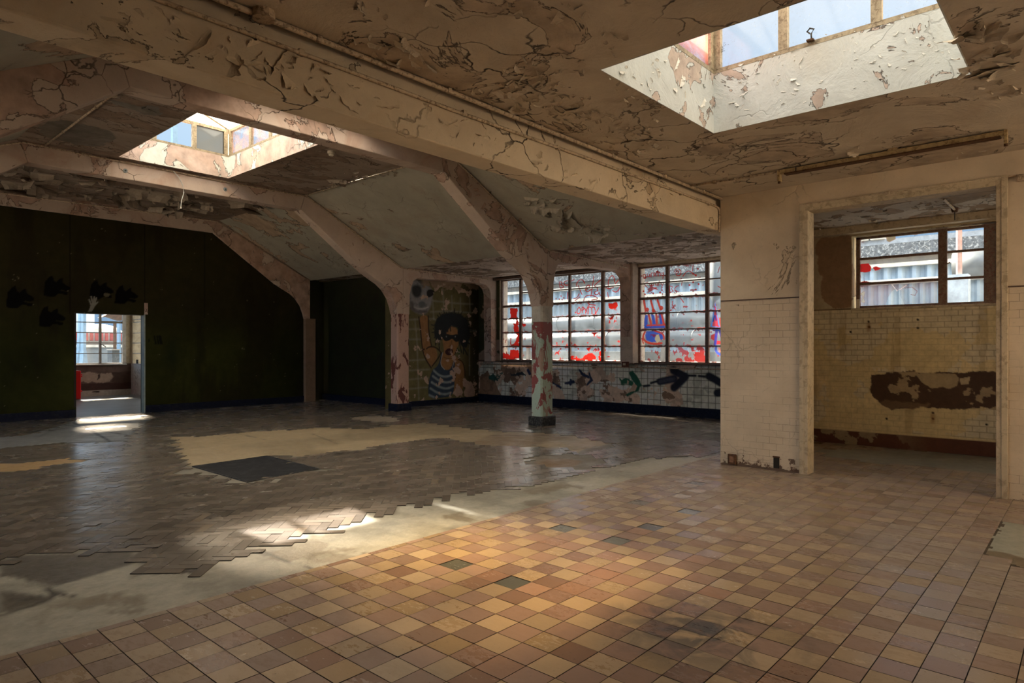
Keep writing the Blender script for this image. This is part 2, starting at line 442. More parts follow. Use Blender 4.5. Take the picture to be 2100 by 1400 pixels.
mat_poly = [p[:2] for p in MATC]
screeds = [fxy(P) for P in (near_strip, sandy, matside, rightscreed, leftorange, slabs, lightpatch)] + [mat_poly]

TE = 3.725      # tile field ends here (y)
cv = Canvas('Z', -.006, -3.1, 12.4, TE, 15.9, .032)
base = np.array((.30,.28,.23))
k = (cv.n(1.2, 5, 3)*.5+.72)[..., None]
cv.C[..., :3] = base*k
cv.poly(near_strip, (.47,.45,.37), .05); cv.mul(ss(cv.n(1.6, 6, 8), .48, .62), .72)
cv.put(ss(cv.n(2.4, 6, 12), .60, .66)*ss(TE+.55-cv.V+cv.n(3,3,4)*.3, 0, .3)*.8, (.22,.18,.12))
cv.poly(sandy, (.46,.37,.24), .05); cv.mul(ss(cv.n(.8, 5, 18), .5, .62)*cv.mask_poly(sandy, .1), .78)
cv.poly([(965,908),(1010,890),(1110,888),(1180,895),(1120,905),(1080,917),(990,913)], (.30,.22,.14), .08, 0, .8)
cv.poly(rightscreed, (.22,.20,.16), .05); cv.poly([(1095,948),(1110,941),(1160,940),(1195,945),(1180,955),(1140,960),(1110,955)], (.26,.18,.11), .05)
cv.poly(leftorange, (.50,.34,.17), .05)
cv.poly(lightpatch, (.44,.38,.30), .05)
cv.poly(slabs, (.30,.31,.31), .05)
for P in ([(60,890),(172,872),(226,905)], [(150,866),(215,899)], [(128,870),(268,893)], [(0,925),(130,908),(262,903)], [(196,884),(300,874)]):
    cv.stroke(P, .035, (.02,.02,.02), .03, .05)
for P in ([(0,1180),(50,1184),(90,1200),(112,1218),(150,1222)], [(50,1184),(92,1160)], [(112,1200),(200,1176),(260,1158),(290,1146)], [(0,1262),(90,1233),(112,1220)],
          [(530,1128),(580,1148),(640,1166)], [(1005,893),(1180,893)], [(1090,912),(1150,925),(1250,911)], [(480,887),(560,905)], [(640,889),(690,909)], [(420,883),(470,898)]):
    cv.stroke(P, .02, (.03,.024,.018), .03, .09, .85)
cv.poly([(0,1150),(60,1138),(205,1134),(250,1122),(292,1150),(200,1177),(110,1202),(50,1186),(0,1180)], (.15,.135,.115), .05)
cv.poly([(0,1212),(60,1218),(110,1222),(80,1236),(0,1256)], (.14,.125,.10), .05)
cv.poly([(300,1163),(420,1168),(400,1175),(318,1178)], (.05,.035,.025), .02, .05)
m, nt, b, a, p = attr_mat('screed and concrete', .5, .35, 14, .006, .45)
M['screed'] = m
rg = ramp(nt, noise(nt, p, 3, 6, .7), .35, .65, .30, .6); L(nt, rg, b.inputs['Roughness'])
floor = cv.mesh('floor', m); struct(floor)
MB().box(-3.4, 12.6, -2.9, 15.95, -.3, -.02).build('floor_slab', M['outer'], floor)
MB().box(7.4, 10.6, -2.9, 3.5, -.31, -.021).build('floor_slab', M['outer'], floor)

# quarry tiles
TP = .1625; TX, TY = 2.5225, 3.0154
cement = set()
for p_ in ((931,1158),(1051,1194),(1259,1107),(1307,1028),(1409,1045),(1156,1083),(1316,1079),(1262,1100),(1424,990)):
    q = at(p_[0], p_[1], Z=0); cement.add((math.floor((q[0]-TX)/TP), math.floor((q[1]-TY)/TP)))
tile_hole = [fxy([(2025,1140),(2040,1110),(2050,1085),(2062,1070),(2160,1068),(2160,1175),(2100,1165)]),
             fxy([(1672,924),(1700,921),(1760,921),(1800,922),(2060,930),(2060,976),(2040,972),(1900,955),(1800,950),(1760,944),(1700,936)])]
V, F, C = [], [], []
def tile(x0, x1, y0, y1, z, col, tilt=(0, 0)):
    b = len(V); cx, cy = (x0+x1)/2, (y0+y1)/2
    for x, y in ((x0,y0),(x1,y0),(x1,y1),(x0,y1)):
        V.append((x, y, z+(x-cx)*tilt[0]+(y-cy)*tilt[1]))
    F.append((b, b+1, b+2, b+3)); C.append(col)
rt = random.Random(3)
for i in range(-30, 49):
    for j in range(-35, 5):
        x0, y0 = TX+i*TP, TY+j*TP; x1, y1 = x0+TP, min(y0+TP, TE-.004)
        if y1-y0 < .02: continue
        if x1 > 10.42: x1 = 10.4
        if x0 > 7.56 and (y0 < -2.5 or x1 > 10.41): continue
        if any(inpoly(P, (x0+x1)/2, (y0+y1)/2) for P in tile_hole): continue
        g = .0022
        if (i, j) in cement:
            tile(x0+.004, x1-.004, y0+.004, y1-.004, -.002, (.13,.135,.115), (0,0)); continue
        light = (i+j) % 2 == 0
        if light: c = [.50,.355,.205]
        else: c = [.34,.205,.145]
        if rt.random() < .06: c = [.38,.215,.14]
        v = 1+rt.uniform(-.16, .14); h = rt.uniform(-.05, .05)
        c = (c[0]*v, c[1]*v*(1+h*.3), c[2]*v*(1+h))
        tile(x0+g, x1-g, y0+g, y1-g, rt.uniform(-.0006, .0006), c, (rt.uniform(-.0035, .0035), rt.uniform(-.0035, .0035)))
m, nt, b = newmat('quarry tiles'); p = pos(nt)
at_ = N(nt, 'ShaderNodeAttribute'); at_.attribute_name = 'Col'
d1 = noise(nt, p, .55, 3, .5, .2, 5); d2 = noise(nt, p, 60, 6, .75, 0, 2); d3 = noise(nt, p, 26, 8, .75, .2, 12, (1, .4, 1))
def dist_from(nt, p, cx, cy, r0, r1):
    vm = N(nt, 'ShaderNodeVectorMath', operation='DISTANCE'); L(nt, p, vm.inputs[0]); vm.inputs[1].default_value = (cx, cy, 0)
    return ramp(nt, vm.outputs['Value'], r0, r1)
# one random number per tile
of = N(nt, 'ShaderNodeVectorMath', operation='SUBTRACT'); L(nt, p, of.inputs[0]); of.inputs[1].default_value = (TX, TY, 0)
dv = N(nt, 'ShaderNodeVectorMath', operation='SCALE'); L(nt, of.outputs[0], dv.inputs[0]); dv.inputs['Scale'].default_value = 1/TP
fl_ = N(nt, 'ShaderNodeVectorMath', operation='FLOOR'); L(nt, dv.outputs[0], fl_.inputs[0])
wn = N(nt, 'ShaderNodeTexWhiteNoise', noise_dimensions='2D'); L(nt, fl_.outputs[0], wn.inputs['Vector'])
per = wn.outputs['Value']
off_glow = dist_from(nt, p, 2.9, 2.3, .9, 2.6)
dust_and_glow = mth(nt, 'MULTIPLY', mth(nt, 'ADD', mth(nt, 'MULTIPLY', ramp(nt, d1, .35, .65), .30), .50), mth(nt, 'ADD', mth(nt, 'MULTIPLY', off_glow, .85), .15))  # dust film, thinned round one spot to paint the warm pool of sun
col = mixc(nt, dust_and_glow, at_.outputs['Color'], (.27,.235,.20))
pit = ramp(nt, d2, .60, .70, 0, .6)
col = mixc(nt, pit, col, (.10,.07,.05))
worn = mth(nt, 'MULTIPLY', ramp(nt, mth(nt, 'ADD', d3, mth(nt, 'MULTIPLY', per, .14)), .60, .68), mth(nt, 'ADD', mth(nt, 'MULTIPLY', off_glow, .8), .1))  # wear marks, also held back inside the painted glow
col = mixc(nt, mth(nt, 'MULTIPLY', worn, .22), col, (.20,.16,.125))
tar = mth(nt, 'MULTIPLY', mth(nt, 'SUBTRACT', 1.0, dist_from(nt, p, 3.05, 1.43, .05, .62), True), ramp(nt, noise(nt, p, 4.5, 6, .65, .8, 44), .44, .6))
col = mixc(nt, mth(nt, 'MULTIPLY', tar, .9), col, (.055,.06,.062))
L(nt, col, b.inputs['Base Color'])
rg = mth(nt, 'ADD', ramp(nt, mth(nt, 'ADD', mth(nt, 'MULTIPLY', per, .5), mth(nt, 'MULTIPLY', d3, .6)), .35, .75, .20, .48), mth(nt, 'MULTIPLY', worn, .25))
L(nt, rg, b.inputs['Roughness']); b.inputs['Specular IOR Level'].default_value = .5
bump(nt, b, mth(nt, 'SUBTRACT', mth(nt, 'MULTIPLY', d3, .7), mth(nt, 'MULTIPLY', pit, .5)), .5, .002)
M['tiles'] = m
tiles = colored_mesh('floor', V, F, C, m); tiles.name = 'floor_tiles'; struct(tiles)
bed = MB().quad((-3.1,-2.6,-.004),(10.4,-2.6,-.004),(10.4,.3,-.004),(10.4,TE,-.004),(-3.1,TE,-.004))
M['grout'] = plain('dirty grout and screed', (.10,.08,.055), .8, var=.5, scale=9, dirt=(.05,.04,.03))
bed.build('grout_bed', M['grout'], tiles)
cvs = Canvas('Z', -.0025, 7.3, 10.4, .3, 3.2, .03)
cvs.C[..., :3] = np.array((.30,.30,.26))*(cvs.n(2,5,4)*.5+.7)[..., None]; cvs.keep = cvs.mask_poly([(1655,926),(1700,919),(1760,919),(1800,920),(2070,929),(2070,978),(2040,973),(1900,957),(1800,952),(1760,946),(1700,938)], .02, .1) > .5
cvs.mesh('screed_patch', M['screed'], tiles)
cvs = Canvas('Z', -.002, 4.5, 7.5, -.8, 1.2, .02)
cvs.C[..., :3] = np.array((.40,.41,.34))*(cvs.n(2,5,4)*.3+.8)[..., None]; cvs.keep = cvs.mask_poly([(2027,1142),(2040,1110),(2052,1085),(2064,1070),(2160,1068),(2190,1190),(2100,1165)], .02, .08) > .5
cvs.poly([(2020,1128),(2060,1133),(2120,1150),(2190,1200),(2000,1160)], (.20,.16,.10), .02, .05)
cvs.mesh('screed_patch', M['screed'], tiles)

# herringbone parquet blocks
V, F, C = [], [], []
BW = .0765; n3 = 3
ca, sa = cos(-pi/4), sin(-pi/4)
rp = random.Random(11)
def block(a0, a1, b0, b1, bx, by, tone=1.0):
    pts = [(bx+a*ca-b_*sa, by+a*sa+b_*ca) for a, b_ in ((a0,b0),(a1,b0),(a1,b1),(a0,b1))]
    cx, cy = sum(q[0] for q in pts)/4, sum(q[1] for q in pts)/4
    if not (-3.05 < cx < 12.28 and TE+.1 < cy < 15.3): return
    if cx < 0.0 and cy < 6: return
    for P in screeds:
        if inpoly(P, cx, cy): return
    b = len(V); t = (rp.gauss(0, .011), rp.gauss(0, .011)); z = rp.uniform(-.0006, .0006)
    for x, y in pts: V.append((x, y, z+(x-cx)*t[0]+(y-cy)*t[1]))
    for x, y in pts: V.append((x, y, -.02))
    F.append((b, b+1, b+2, b+3))
    for q in range(4): F.append((b+q, b+4+q, b+4+(q+1) % 4, b+(q+1) % 4))
    far = min(1, max(0, (cy-7)/6))
    v = rp.uniform(.80, 1.18)*tone; w_ = rp.random() < .04
    c = (.165*v, .138*v, .115*v) if not w_ else (.24, .19, .14)
    C.append(c); C.extend([(.02,.015,.012)]*4)
g = .0013
bx0, by0 = 4.0, 8.0
for r_ in range(-150, 150):
    for q in range(-26, 27):
        c0 = r_ + q*2*n3
        block(c0*BW+g, (c0+n3)*BW-g, r_*BW+g, (r_+1)*BW-g, bx0, by0, 1.18)  # lying blocks lighter, upright ones darker: their difference in sheen painted as tone
        c1 = c0+n3+0
        # one upright block starts in each row
        col_ = r_+q*2*n3+2*n3-1
        block(col_*BW+g, (col_+1)*BW-g, r_*BW+g, (r_+n3)*BW-g, bx0, by0, .80)
m, nt, b = newmat('worn parquet blocks'); p = pos(nt)
at_ = N(nt, 'ShaderNodeAttribute'); at_.attribute_name = 'Col'
d1 = noise(nt, p, .9, 5, .5, 0, 25)
col = mixc(nt, ramp(nt, d1, .25, .8, 0, .7), at_.outputs['Color'], (.20,.175,.145))
gr = noise(nt, p, 30, 5, .7, 0, 8, (.35, 1.6, 1))
col = mixc(nt, ramp(nt, gr, .5, .75, 0, .25), col, (.06,.048,.038))
L(nt, col, b.inputs['Base Color']); L(nt, ramp(nt, noise(nt, p, 2.5, 5, .5, 0, 3), .25, .75, .17, .33), b.inputs['Roughness'])
b.inputs['Specular IOR Level'].default_value = .75
bump(nt, b, gr, .3, .0015)
parquet = colored_mesh('floor_parquet', V, F, C, m); struct(parquet)

# thick dark mat let into the parquet
mo = [sum(q[0] for q in MATC)/4, sum(q[1] for q in MATC)/4, 0]
mt = empty('floor_mat', tuple(mo), 'dark grey rectangular mat let into the parquet beside the sandy screed patch', 'mat')
MB().prism_z([q[:2] for q in MATC], -.015, .001).build('rubber_sheet', M['mat'], mt)
e_ = MB()
for i in range(4):
    a_, c_ = MATC[i], MATC[(i+1) % 4]; e_.tube([(a_[0],a_[1],-.003),(c_[0],c_[1],-.003)], .010, 6)
e_.build('edge_strip', M['black'], mt)

# ------------------------------------------------------------------ walls
def wall(name, mb, mat, label=None):
    o = mb.build(name, mat); return struct(o, label)
X1 = 7.6
# pier wall (x = 7.6 face) with wide opening y .69-2.4
pm = MB()
pm.box(X1, X1+.17, 2.43, 3.40, 0, 3.6)
pm.box(X1, X1+.17, -.35, .66, 0, 3.6); pm.box(X1, X1+.17, -2.6, -2.3, 0, 3.6); pm.box(X1, X1+.17, -2.3, -.35, 2.93, 3.6)  # unseen gap nearer the viewer added to let more light into the recess
pm.box(X1, X1+.17, .66, 2.43, 2.93, 3.6)
wall('wall_right', pm, M['pier'], 'cream pier and wall with a wide opening to the tiled recess')
MB().box(X1-.012, X1+.004, 2.43, 3.395, 1.962, 1.974).build('tile_cap_line', M['wood_dark'], bpy.data.objects['wall_right'])
MB().box(X1-.012, X1+.004, -.35, .66, 1.962, 1.974).build('tile_cap_line', M['wood_dark'], bpy.data.objects['wall_right'])
jm = MB()
jm.box(X1-.02, X1+.19, 2.385, 2.43, 0, 2.96); jm.box(X1-.02, X1+.19, .66, .705, 0, 2.96); jm.box(X1-.02, X1+.19, .705, 2.385, 2.915, 2.96)
jm.box(X1-.028, X1-.0205, 2.425, 2.475, 0, 3.0); jm.box(X1-.028, X1-.0205, .615, .665, 0, 3.0); jm.box(X1-.028, X1-.0205, .665, 2.425, 2.955, 3.0)
struct(jm.build('trim_1', M['jamb'], bevel=.004), 'cream timber lining round the wide opening')
# rusted sockets at the pier foot
for y0_, y1_, z0_, z1_, nm, mt_ in ((3.20, 3.30, .02, .15, 'rusty_socket_box', 'rust'), (2.70, 2.765, .03, .17, 'open_socket_hole', 'dark')):
    pass
sb = empty('socket_box', (X1, 3.25, .07), 'rusted square socket box low on the cream pier', 'socket')
MB().box(X1-.03, X1+.005, 3.20, 3.30, .015, .135).build('casing', M['rust'], sb, bevel=.006)
MB().box(X1-.034, X1-.028, 3.225, 3.275, .04, .11).build('face_plate', plain('brown rusted plate', (.30,.16,.10), .8, var=.6, scale=30), sb)
hb = empty('socket_recess', (X1, 2.73, .1), 'open black socket hole at the foot of the cream pier', 'socket')
MB().box(X1-.006, X1+.004, 2.70, 2.765, .03, .165).build('back_box', M['dark'], hb)
MB().box(X1-.016, X1-.003, 2.695, 2.77, .15, .166).build('broken_rim', M['rust'], hb)
# dirty foot
cf = Canvas('X', X1-.002, 2.44, 3.39, 0, .3, .006)
cf.C[..., :3] = (.16,.105,.075)
bz = cf.n(7, 6, 5)
cf.keep = (cf.V < .008+.05*bz**2) | ((bz > .62) & (cf.V < .15))
M['attr'], *_r = attr_mat('painted wall surface')
cf.mesh('peeled_foot', M['attr'], bpy.data.objects['wall_right'])

# recess (alcove) behind the opening
AX, AY0, AY1 = 10.4, .35, 3.2
am = MB()
am.box(X1+.17, AX+.3, AY1, 3.42, 0, 3.6)
am.box(X1+.17, AX+.3, -2.6, -2.5, 0, 3.6)
wz0, wz1, wy0, wy1 = 1.975, 3.02, .93, 2.66
am.box(AX, AX+.25, -2.6, AY1, 0, wz0-.005); am.box(AX, AX+.25, wy1, AY1, wz0-.005, 3.4); am.box(AX, AX+.25, .70, wy0, wz0-.005, 3.4); am.box(AX, AX+.25, -2.6, wy1, wz1, 3.4); am.box(AX, AX+.25, -2.6, -2.0, wz0-.005, 3.4)
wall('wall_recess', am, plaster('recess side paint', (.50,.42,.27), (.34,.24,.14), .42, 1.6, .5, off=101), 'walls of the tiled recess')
ca_ = Canvas('X', AX-.003, AY0, AY1, 0, 3.15, .011)
U, Vv = ca_.U, ca_.V
ca_.C[..., :3] = np.array((.78,.64,.38))*(ca_.n(1.5,5,2)*.4+.78)[..., None]
# white wall tiles showing where the yellow paint is gone
tl = ss(ca_.n(2.2, 6, 21)+.10*np.exp(-((Vv-1.9)/.25)**2)+.06*np.exp(-((U-2.55)/.35)**2), .575, .59)
region = ss(Vv, .20, .24)*ss(1.96-Vv, 0, .01)
ca_.put(tl*region*.85, (.76,.68,.52))
row = np.floor(Vv/.0762); uu = U+.076*(row % 2)
joint = np.minimum(np.abs((Vv/.0762) % 1-.5)*.0762*-1+.0381, np.abs((uu/.152) % 1-.5)*.152*-1+.076)
jn = ss(.0075-joint, 0, .005)*region
ca_.put(jn*(.25+.35*tl), (.22,.16,.09))
ca_.put(ss(ca_.n(1.2, 6, 31, 6, .5), .58, .66)*region*.35, (.30,.20,.09))
pp = [(1787,768),(1815,766),(1835,764),(1870,763),(1960,762),(2080,764),(2080,840),(1975,838),(1940,838),(1880,833),(1850,840),(1826,838),(1800,826),(1786,805),(1784,785)]
ca_.poly(pp, (.085,.045,.030), .012, .10)
mp_ = ca_.mask_poly(pp, .01, .05)
ca_.put(ss(ca_.n(3.5, 6, 44), .58, .60)*mp_, (.42,.32,.20))
ca_.poly([(1876,768),(1890,764),(1960,766),(1968,775),(1962,792),(1945,796),(1910,795),(1890,782)], (.42,.33,.21), .01, .06)
ca_.poly([(1968,776),(1990,772),(1986,788),(1970,788)], (.55,.45,.30), .005)
ca_.poly([(1826,838),(1800,826),(1810,822),(1905,828),(1900,836)], (.20,.13,.08), .02, .1, .8)
ca_.put(ss(.20-Vv, 0, .01), (.12,.045,.03)); ca_.put(ss(ca_.n(6, 6, 51), .54, .57)*ss(.20-Vv, 0, .01)*ss(U, 1.6, 2.6), (.36,.28,.18))
# upper plaster with the big brown bare patch
up = ss(Vv-1.965, 0, .006)
ca_.put(up, (.50,.42,.29)); ca_.put(ss(.012-np.abs(Vv-1.968), 0, .008), (.14,.09,.05))
ca_.poly([(1683,486),(1745,483),(1752,560),(1748,632),(1712,634),(1697,622),(1684,603),(1680,588),(1686,570),(1678,545),(1672,520),(1672,505)], (.33,.21,.13), .012, .12)
for q in ((1781,659),(1781,670),(1783,670),(1882,655),(1882,672),(1913,846),(1913,858),(1818,858),(2023,870),(1744,680)):
    ca_.stroke([q, (q[0]+.6, q[1]+.6)], .028, (.02,.013,.01), .012)
for q in ((1781,665),(1913,852)): ca_.stroke([q, (q[0], q[1]+12)], .05, (.30,.13,.04), .05, 0, .6)
ca_.keep = (U > .72) & ~((U > wy0) & (U < wy1) & (Vv > wz0) & (Vv < wz1))
ca_.mesh('tiled_surface', M['attr'], bpy.data.objects['wall_recess'])
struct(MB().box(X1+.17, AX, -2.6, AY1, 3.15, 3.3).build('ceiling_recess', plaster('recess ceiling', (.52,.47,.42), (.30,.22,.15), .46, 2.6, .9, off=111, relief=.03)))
MB().box(AX-.16, AX, AY0, AY1, 3.05, 3.15).build('lintel', M['jamb'], bpy.data.objects['ceiling_recess'])

# window wall of the hall (x = 12.35)
WX = 12.35
wm = MB()
W1 = (7.70, 11.44); W2 = (3.62, 7.39); WZ0, WZ1 = 1.08, 3.14
wm.box(WX, WX+.3, 3.2, 12.4, 0, WZ0)
wm.box(WX, WX+.3, 3.2, 12.4, WZ1, 3.6)
wm.box(WX, WX+.3, 3.2, W2[0], WZ0, WZ1); wm.box(WX, WX+.3, W1[1], 12.4, WZ0, WZ1)
wm.box(WX-.20, WX+.3, W2[1], W1[0], WZ0, WZ1+.06)
wm.box(AX+.25, WX+.3, 3.2, 3.42, 0, 3.6)
wall('wall_window_side', wm, M['white_jamb'], 'window wall with square wall tiles below the sill')
cw = Canvas('X', WX-.004, 3.42, 12.2, 0, WZ0, .012)
U, Vv = cw.U, cw.V
cw.C[..., :3] = np.array((.66,.68,.58))*(cw.n(2,5,2)*.3+.82)[..., None]
jt = np.minimum(.076-np.abs((U/.152) % 1-.5)*.152, .0725-np.abs(((Vv-.02)/.145) % 1-.5)*.145)
cw.put(ss(.010-jt, 0, .006)*.85, (.09,.08,.06))
left = ss(U, 8.6, 11.2)
pk = ss(cw.n(2.6, 6, 9)+.10*left, .535, .545)
cw.put(pk, (.56,.42,.32)); cw.put(ss(cw.n(5, 6, 10)+.06*left, .60, .61)*pk, (.20,.13,.09))
cw.poly([(983,815),(985,770),(1000,760),(1018,790),(1030,812),(1010,820)], (.22,.14,.09), .01, .1)
def crop(ox, oy, s): return lambda P: [(ox+x/s, oy+y/s) for x, y in P]
C6 = crop(1250, 520, 4.117); C5 = crop(700, 430, 2.979)
blk = (.012,.014,.026)
for P, w_ in (([(425,1080),(545,1055)], .10), ([(540,985),(600,1020),(640,1038),(600,1080),(545,1130)], .11)): cw.stroke(C6(P), w_+.06, (.02,.025,.05), .05); cw.stroke(C6(P), w_-.03, (.05,.055,.08), .03)
for P in ([(540,985),(640,1038),(545,1130)],): cw.stroke(C6(P), .12, blk, .04)
for P in ([(290,1118),(335,1112)], [(350,1092),(405,1075)], [(670,1028),(725,1030)], [(755,1032),(805,1038)]): cw.stroke(C6(P), .055, blk, .04)
cw.stroke(C6([(840,1035),(890,1060),(945,1095)]), .16, blk, .05); cw.stroke(C6([(910,1175),(948,1170)]), .16, blk, .05)
cw.poly(C6([(165,1005),(195,990),(240,1040),(272,1110),(245,1160),(150,1208),(135,1190),(205,1130),(215,1100),(185,1060)]), (.015,.09,.055), .03, .05)
cw.poly(C6([(80,1040),(100,1060),(130,1040),(185,1060),(205,1100),(190,1115),(100,1095)]), (.02,.10,.06), .03, .12)
cw.poly(C6([(150,1065),(165,1075),(160,1105),(145,1095)]), (.42,.30,.22), .01, .03); cw.poly(C6([(195,1110),(205,1090),(235,1120),(215,1160),(140,1185),(180,1130)]), (.42,.30,.22), .01, .06)
for P in ([(1455,980),(1480,1010),(1510,1020)], [(1500,1070),(1530,1040),(1515,1000)], [(1370,1060),(1420,1050)], [(1400,1040),(1400,1065)], [(1290,1055),(1340,1085)]): cw.stroke(C5(P), .05, (.02,.03,.07), .03, .06)
cw.stroke(C5([(1140,980),(1150,1000)]), .08, (.02,.03,.08), .03)
cw.poly(C5([(890,1010),(935,1010),(980,1000),(975,1030),(930,1035),(900,1045)]), (.02,.07,.06), .03, .2)
cw.stroke(C5([(1040,1010),(1100,1000),(1130,1010)]), .05, (.03,.04,.05), .03, .15)
cw.put(ss(.20-Vv, 0, .01), (.012,.014,.024)); cw.mul(ss(cw.n(4,6,77), .55, .62), .72)
cw.C[..., :3] = np.clip(cw.C[..., :3]*1.45, 0, .88)
cw.mesh('tiled_dado', M['attr'], bpy.data.objects['wall_window_side'])
struct(MB().box(WX-.03, WX+.005, 3.42, 12.2, 0, .19).build('baseboard_window_side', M['navy'], bevel=.004))
# corner piece beside window 1
cc_ = Canvas('X', WX-.004, 11.44, 12.2, WZ0, 3.3, .012)
cc_.C[..., :3] = np.array((.055,.058,.022))*(cc_.n(3,5,2)*.6+.6)[..., None]
cc_.put(ss(cc_.n(2.6,6,5)+.25*ss(1.75-cc_.V, 0, .6), .62, .63), (.36,.25,.18))
cc_.mesh('olive_paint', M['attr'], bpy.data.objects['wall_window_side'])
MB().box(WX-.05, WX+.02, 3.42, 12.2, WZ0-.03, WZ0).build('window_sill', M['wood_dark'], bpy.data.objects['wall_window_side'], bevel=.004)
MB().box(WX-.06, WX+.01, 4.0, 7.35, WZ1+.02, WZ1+.07).build('head_batten', M['jamb'], bpy.data.objects['wall_window_side'])
MB().box(WX-.14, WX-.02, 7.9, 11.6, WZ1-.01, WZ1+.045).build('head_batten', M['wood_dark'], bpy.data.objects['wall_window_side'])

# mural wall (y = 12.2)
MY = 12.2
struct(MB().box(9.95, WX+.3, MY, MY+.2, 0, 3.6).build('wall_mural', M['white_jamb']), 'wall painted with a spiky haired figure holding up a skull')
cm = Canvas('Y', MY-.004, 9.3, WX, 0, 3.3, .010); cm.smooth = True
U, Vv = cm.U, cm.V
C4 = crop(780, 540, 4.374)
cm.C[..., :3] = np.array((.150,.135,.055))*(cm.n(1.6,5,2)*.5+.72)[..., None]
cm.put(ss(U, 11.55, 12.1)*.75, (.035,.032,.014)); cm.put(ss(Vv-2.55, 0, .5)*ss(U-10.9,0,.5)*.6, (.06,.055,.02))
wl = (.36,.38,.33)
for P in ([(260,505),(360,500),(480,495)], [(260,590),(350,588)], [(260,680),(360,680)], [(260,870),(400,862)], [(260,960),(440,950)], [(260,1040),(430,1025)], [(260,1125),(420,1110)],
          [(470,335),(560,345),(700,360),(830,365)], [(450,435),(560,430),(660,430),(840,445)], [(480,500),(500,505)], [(790,600),(860,605)],
          [(310,500),(330,700),(335,900),(345,1220)], [(560,230),(565,330),(570,430)], [(640,290),(645,430)], [(718,310),(720,430)], [(800,300),(805,430)], [(800,700),(800,1000)], [(470,330),(475,430),(480,500)]):
    cm.stroke(C4(P), .035, wl, .06, 0, .42)
# skull
cm.poly(C4([(262,170),(300,140),(360,160),(420,190),(462,230),(470,300),(455,380),(420,440),(380,460),(320,440),(270,400),(255,300)]), (.27,.28,.30), .10)
cm.put(ss(cm.n(9,5,13), .50, .62)*cm.mask_poly(C4([(262,170),(360,160),(462,230),(455,380),(380,460),(270,400)]), .08)*.5, (.12,.12,.13))
cm.poly(C4([(285,200),(330,190),(370,215),(370,270),(340,310),(300,300),(280,250)]), (.03,.035,.04), .08)
cm.poly(C4([(420,240),(455,230),(490,250),(470,290),(430,310),(415,280)]), (.008,.008,.008), .03)
cm.poly(C4([(345,345),(385,335),(410,365),(395,395),(355,400),(340,375)]), (.12,.14,.155), .06)
cm.stroke(C4([(300,390),(340,408),(390,408),(430,390)]), .03, (.45,.45,.45), .04); cm.stroke(C4([(280,400),(340,440),(410,430)]), .07, (.12,.11,.12), .08)
cm.poly(C4([(262,330),(300,350),(300,400),(320,440),(270,400)]), (.13,.12,.12), .05, 0, .8)
cm.poly(C4([(310,140),(370,140),(430,200),(400,180),(350,175)]), (.02,.02,.02), .03, .1, .6)
# raised arm
sk = (.30,.155,.060)
cm.poly(C4([(345,470),(430,460),(425,560),(450,740),(500,760),(520,830),(470,920),(450,925),(400,840),(375,760),(365,600)]), sk, .03)
for P in ([(345,480),(362,600),(375,760),(400,850),(455,935)], [(430,470),(432,600),(458,740)], [(380,770),(395,770)], [(415,765),(440,745),(500,750),(545,800)], [(465,920),(520,850),(545,800)]):
    cm.stroke(C4(P), .035, (.030,.016,.008), .03)
cm.stroke(C4([(385,480),(395,560),(400,700)]), .05, (.36,.20,.09), .06, 0, .6)
# body, neck, face
cm.poly(C4([(545,800),(640,800),(700,850),(745,880),(755,980),(745,1130),(700,1150),(650,1200),(660,950),(540,960),(515,930)]), sk, .03)
cm.poly(C4([(565,570),(690,560),(705,700),(690,760),(650,850),(660,900),(640,940),(560,950),(535,910),(570,840),(570,760),(555,690)]), (.34,.175,.065), .03)
cm.stroke(C4([(700,860),(740,880),(758,960),(760,1010)]), .03, (.03,.016,.008), .03); cm.stroke(C4([(670,960),(672,1030)]), .04, (.04,.02,.01), .03)
cm.stroke(C4([(690,760),(655,850),(665,880)]), .025, (.03,.016,.008), .02)
# vest
cm.poly(C4([(470,950),(520,920),(545,800),(560,800),(535,905),(580,958),(630,955),(660,860),(670,860),(665,1000),(665,1120),(640,1190),(545,1205),(430,1212),(430,1080),(450,1000)]), (.030,.055,.090), .02)
for P in ([(480,960),(520,1000),(580,1020),(645,1000)], [(470,1010),(530,1055),(600,1070),(650,1050)], [(460,1065),(530,1110),(600,1125),(655,1100)], [(450,1120),(510,1160),(580,1175),(630,1160)], [(440,1180),(480,1200)]):
    cm.stroke(C4(P), .052, (.26,.33,.35), .05)
cm.stroke(C4([(560,800),(535,905),(575,950)]), .02, (.45,.45,.42), .02); cm.stroke(C4([(665,865),(645,940)]), .02, (.40,.40,.38), .02)
# hair
hr = (.010,.016,.018)
cm.poly(C4([(480,590),(500,500),(560,450),(650,435),(740,460),(790,520),(800,620),(790,700),(770,760),(720,740),(700,680),(690,620),(695,570),(620,565),(590,640),(560,690),(510,700),(485,650)]), hr, .05, .1)
rr = random.Random(5)
for k_ in range(46):
    a_ = -.35 + k_/45*(pi+.9); cx, cy = 640, 600
    r0_, r1_ = 110, 178+rr.uniform(-22, 26)
    cm.stroke(C4([(cx+r0_*cos(a_)*1.0, cy-r0_*sin(a_)), (cx+r1_*cos(a_+rr.uniform(-.06,.06))*.92, cy-r1_*sin(a_)*.98)]), .026, hr, .03)
for P in ([(500,690),(495,730)], [(525,700),(530,780)], [(740,740),(780,820)], [(770,700),(800,720)], [(600,560),(605,610)], [(625,560),(630,605)], [(700,680),(730,800)], [(750,700),(745,810)]): cm.stroke(C4(P), .035, hr, .03)
